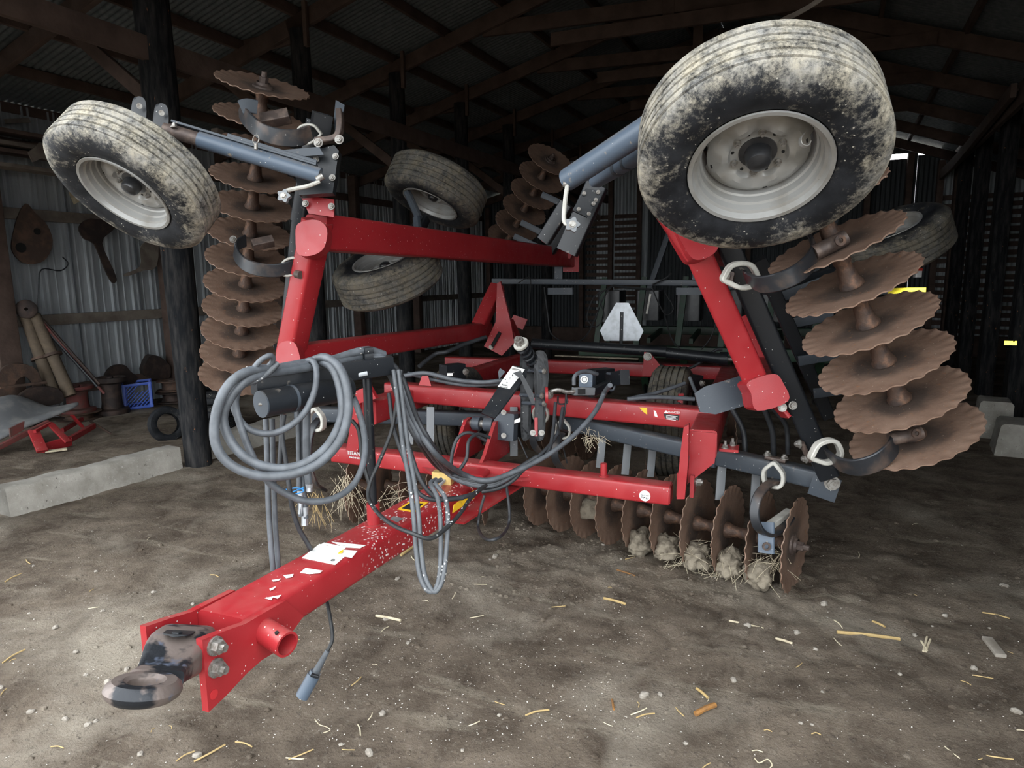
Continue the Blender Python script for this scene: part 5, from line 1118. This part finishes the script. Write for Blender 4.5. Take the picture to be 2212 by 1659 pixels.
thing('flat_board', G().bar(GU(98, 978) + V((0, 0, .012)), GU(145, 972) + V((0, 0, .012)), .07, .018, (0, 0, 1), .002), 'palestraw', 'short pale board lying on the dirt under the red bracket', 'board')
thing('wood_prop', G().bar(BU(470, 280, -5.9), BU(470, 320, -5.9), .09, .09, (1, 0, 0), .004), 'woodgrey', 'grey block of wood behind the left wing discs', 'block')

# ---------------------------------------------------------------- green machine parked in the dark behind the harrow
gm = empty('green_planter', (-.8, 9.2, 0)); tag(gm, 'dark green farm machine parked in the gloom behind the harrow', 'farm machine')
def gmp(n_, g_, m_='greenp'): g_.obj(n_, MT[m_], gm)
gmp('tool_bar', G().bar(V((-2.4, 9.0, .75)), V((1.0, 9.0, .75)), .16, .16, (0, 0, 1), .01)); gmp('tool_bar', G().bar(V((-2.4, 10.2, .95)), V((1.0, 10.2, .95)), .12, .12, (0, 0, 1), .01))
for k in range(6):
    x_ = -2.1 + k * .56; gmp('row_shank', G().bar(V((x_, 9.0, .8)), V((x_, 9.5, .15)), .06, .10, (1, 0, 0), .006)); gmp('row_link', G().bar(V((x_ + .1, 9.0, .9)), V((x_ + .1, 10.2, .95)), .05, .07, (0, 0, 1), .004)); gmp('row_upright', G().bar(V((x_ - .1, 9.1, .7)), V((x_ - .02, 9.3, 1.75)), .05, .08, (1, 0, 0), .004)); gmp('seed_box', G().box(V((x_, 9.7, 1.35)), .34, .40, .42, 0, .03), 'hub')
    gmp('closing_wheel', G().lathe(V((x_, 9.6, .22)), X1, [(.02, -.03), (.18, -.03), (.21, 0), (.18, .03), (.02, .03)], 22, True), 'hub')
for x_ in (-1.8, .4): gmp('marker_arm', G().bar(V((x_, 10, 1.0)), V((x_ + .5, 10.2, 2.6)), .06, .08, (1, 0, 0), .004), 'slate')

# ---------------------------------------------------------------- loose bits on the floor
def stalk(px0, px1, r, m_, lab, z=.0, cat='stalk'):
    p_, q_ = U(*px0, 'Z', .0), U(*px1, 'Z', .0); p_.z = gz(p_.x, p_.y) + r * .9; q_.z = gz(q_.x, q_.y) + r * .9
    mid = (p_ + q_) / 2 + V((0, 0, r * .4)); return tag(G().tube([p_, mid, q_], r, 7, 3).obj('corn_stalk', MT[m_], at=p_), lab, cat)
stalk((1808, 1364), (1944, 1376), .009, 'straw', 'longest bright yellow stalk lying on the dirt at right'); stalk((1502, 1540), (1545, 1521), .011, 'darkstraw', 'short orange brown stalk stub on the dirt near the bottom'); stalk((866, 1198), (898, 1182), .010, 'straw', 'yellow stalk stub on the dirt under the tongue')
stalk((1505, 1482), (1530, 1505), .006, 'straw', 'thin yellow stalk piece just above the brown stub'); stalk((1575, 1335), (1650, 1350), .005, 'palestraw', 'pale straw across the tread marks'); stalk((1676, 1376), (1712, 1388), .006, 'palestraw', 'pale stalk right of the tread marks'); stalk((1304, 1290), (1352, 1303), .007, 'straw', 'yellow stalk left of the tread marks'); stalk((1885, 1338), (1912, 1352), .006, 'straw', 'short yellow stalk just above the longest one')
stalk((1333, 1228), (1372, 1244), .005, 'darkstraw', 'reddish stalk in front of the middle discs'); stalk((812, 1330), (866, 1340), .007, 'palestraw', 'pale husk on the dirt beside the hanging hoses'); stalk((1322, 1510), (1326, 1532), .005, 'darkstraw', 'upright brown bit left of the brown stub')
for a_, b_ in (((1995, 1402), (2003, 1372)), ((2000, 1402), (2010, 1378)), ((2003, 1400), (1990, 1382))): tag(stalk(a_, b_, .005, 'palestraw', 'pale split stalk fanned out beside the wood chip'), None, None, 'fanned stalk splinters')
p_ = U(2132, 1382, 'Z', 0); q_ = U(2162, 1420, 'Z', 0); tag(G().bar(p_ + Z1 * .008, q_ + Z1 * .008, .045, .018, (0, 0, 1), .003).obj('wood_chip', MT['pebble'], at=p_), 'pale flat wood chip on the dirt at the far right', 'wood chip')
tag(G().tube([U(x, y, 'Z', .004) for x, y in ((1630, 1638), (1640, 1648), (1658, 1640), (1668, 1652), (1664, 1659), (1672, 1668))], .0022, 6).obj('string_piece', MT['palestraw']), 'curly white string at the bottom edge of the photo', 'string')
tag(G().tube([U(x, y, 'Z', .004) for x, y in ((680, 1553), (690, 1565), (705, 1570), (713, 1576), (708, 1580), (698, 1583))], .0018, 6).obj('string_piece', MT['palestraw']), 'thin pale string on the dirt below the grey plug', 'string')
rg = random.Random(11); ST = []
for k in range(5):
    L_ = .012 + .007 * k; o = G().tube([V((-L_, 0, 0)), V((0, .004, .002)), V((L_, 0, 0))], .0014 + .0003 * k, 5, 3).obj('straw_piece', MT['palestraw' if k % 2 else 'straw']); ST.append(o.data); bpy.data.objects.remove(o)
def scatter(n_, fn, seed, lo=(0, 1130), hi=(2212, 1655)):
    r_ = random.Random(seed); k = 0
    while k < n_:
        x, y = r_.uniform(lo[0], hi[0]), r_.uniform(lo[1], hi[1]); p = U(x, y, 'Z', 0)
        if p.z is None or p.y < .8: continue
        p.z = gz(p.x, p.y); fn(p, r_, k); k += 1
def put_straw(p, r_, k):
    o = link('straw_piece', ST[k % 5], None, None, mw=Matrix.Translation(p + Z1 * .004) @ Matrix.Rotation(r_.uniform(0, 6.3), 4, 'Z') @ Matrix.Scale(r_.uniform(.7, 1.5), 4)); tag(o, 'small loose bit of straw on the dirt floor', 'straw', 'loose straw bits on the dirt floor')
scatter(70, put_straw, 5)
PB = [clod_mesh(k * 2.7 + 40, .011 + .003 * k, .009 + .002 * k, .006 + .002 * k) for k in range(5)]
for me_ in PB: me_.materials.append(MT['pebble'])
def put_pebble(p, r_, k):
    o = link('pebble', PB[k % 5], None, None, mw=Matrix.Translation(p + Z1 * .003) @ Matrix.Rotation(r_.uniform(0, 6.3), 4, 'Z') @ Matrix.Scale(r_.uniform(.5, 1.1), 4)); tag(o, 'small pale pebble on the dirt floor', 'pebble', 'pebbles on the dirt floor')
scatter(60, put_pebble, 6)
g = G()
def put_clod(p, r_, k):
    sx_, a_ = r_.uniform(.003, .006) + .012 * r_.random() ** 4, r_.uniform(0, 6.3); vs, fs = [], []; N = 7
    for lv, (rr, zz) in enumerate(((1.0, -.15), (.95, .3), (.55, .62))):
        for j in range(N): t_ = 2 * math.pi * j / N + a_; q_ = rr * (1 + .8 * mn.noise(V((j * 1.3, lv * .9, k * 3.7)))); vs.append(p + V((math.cos(t_) * q_ * sx_, math.sin(t_) * q_ * sx_ * .8, zz * sx_)))
    vs.append(p + Z1 * sx_ * .7)
    for lv in (0, 1): fs += [(lv * N + j, lv * N + (j + 1) % N, lv * N + N + (j + 1) % N, lv * N + N + j) for j in range(N)]
    fs += [(2 * N + j, 2 * N + (j + 1) % N, 3 * N) for j in range(N)]; g.add(vs, fs)
scatter(1300, put_clod, 8, (1060, 1110), (1600, 1300)); scatter(900, put_clod, 18, (0, 1120), (2212, 1655))
tag(g.obj('crumbled_soil', MT['dirt'], ang=50), 'loose crumbled soil heaped in front of the lower discs', 'soil', kind='stuff')
g = G()
def put_chaff(p, r_, k):
    s_ = r_.uniform(.0015, .0042) ; a_ = r_.uniform(0, 6.3); t_ = V((math.cos(a_), math.sin(a_), r_.uniform(-.3, .3))) * s_; u_ = V((-t_.y, t_.x, 0)) * r_.uniform(.4, .9); c_ = p + Z1 * .004
    g.add([c_ - t_, c_ + u_, c_ + t_, c_ - u_, c_ + Z1 * s_ * .6], [(0, 1, 4), (1, 2, 4), (2, 3, 4), (3, 0, 4), (0, 3, 2, 1)])
scatter(700, put_chaff, 9); scatter(650, put_chaff, 10, (560, 1260), (1400, 1600)); scatter(250, put_chaff, 12, (100, 1130), (900, 1500))
tag(g.obj('chaff', MT['chaff'], flat=True), 'fine white chaff specks strewn over the dirt floor', 'chaff', kind='stuff')
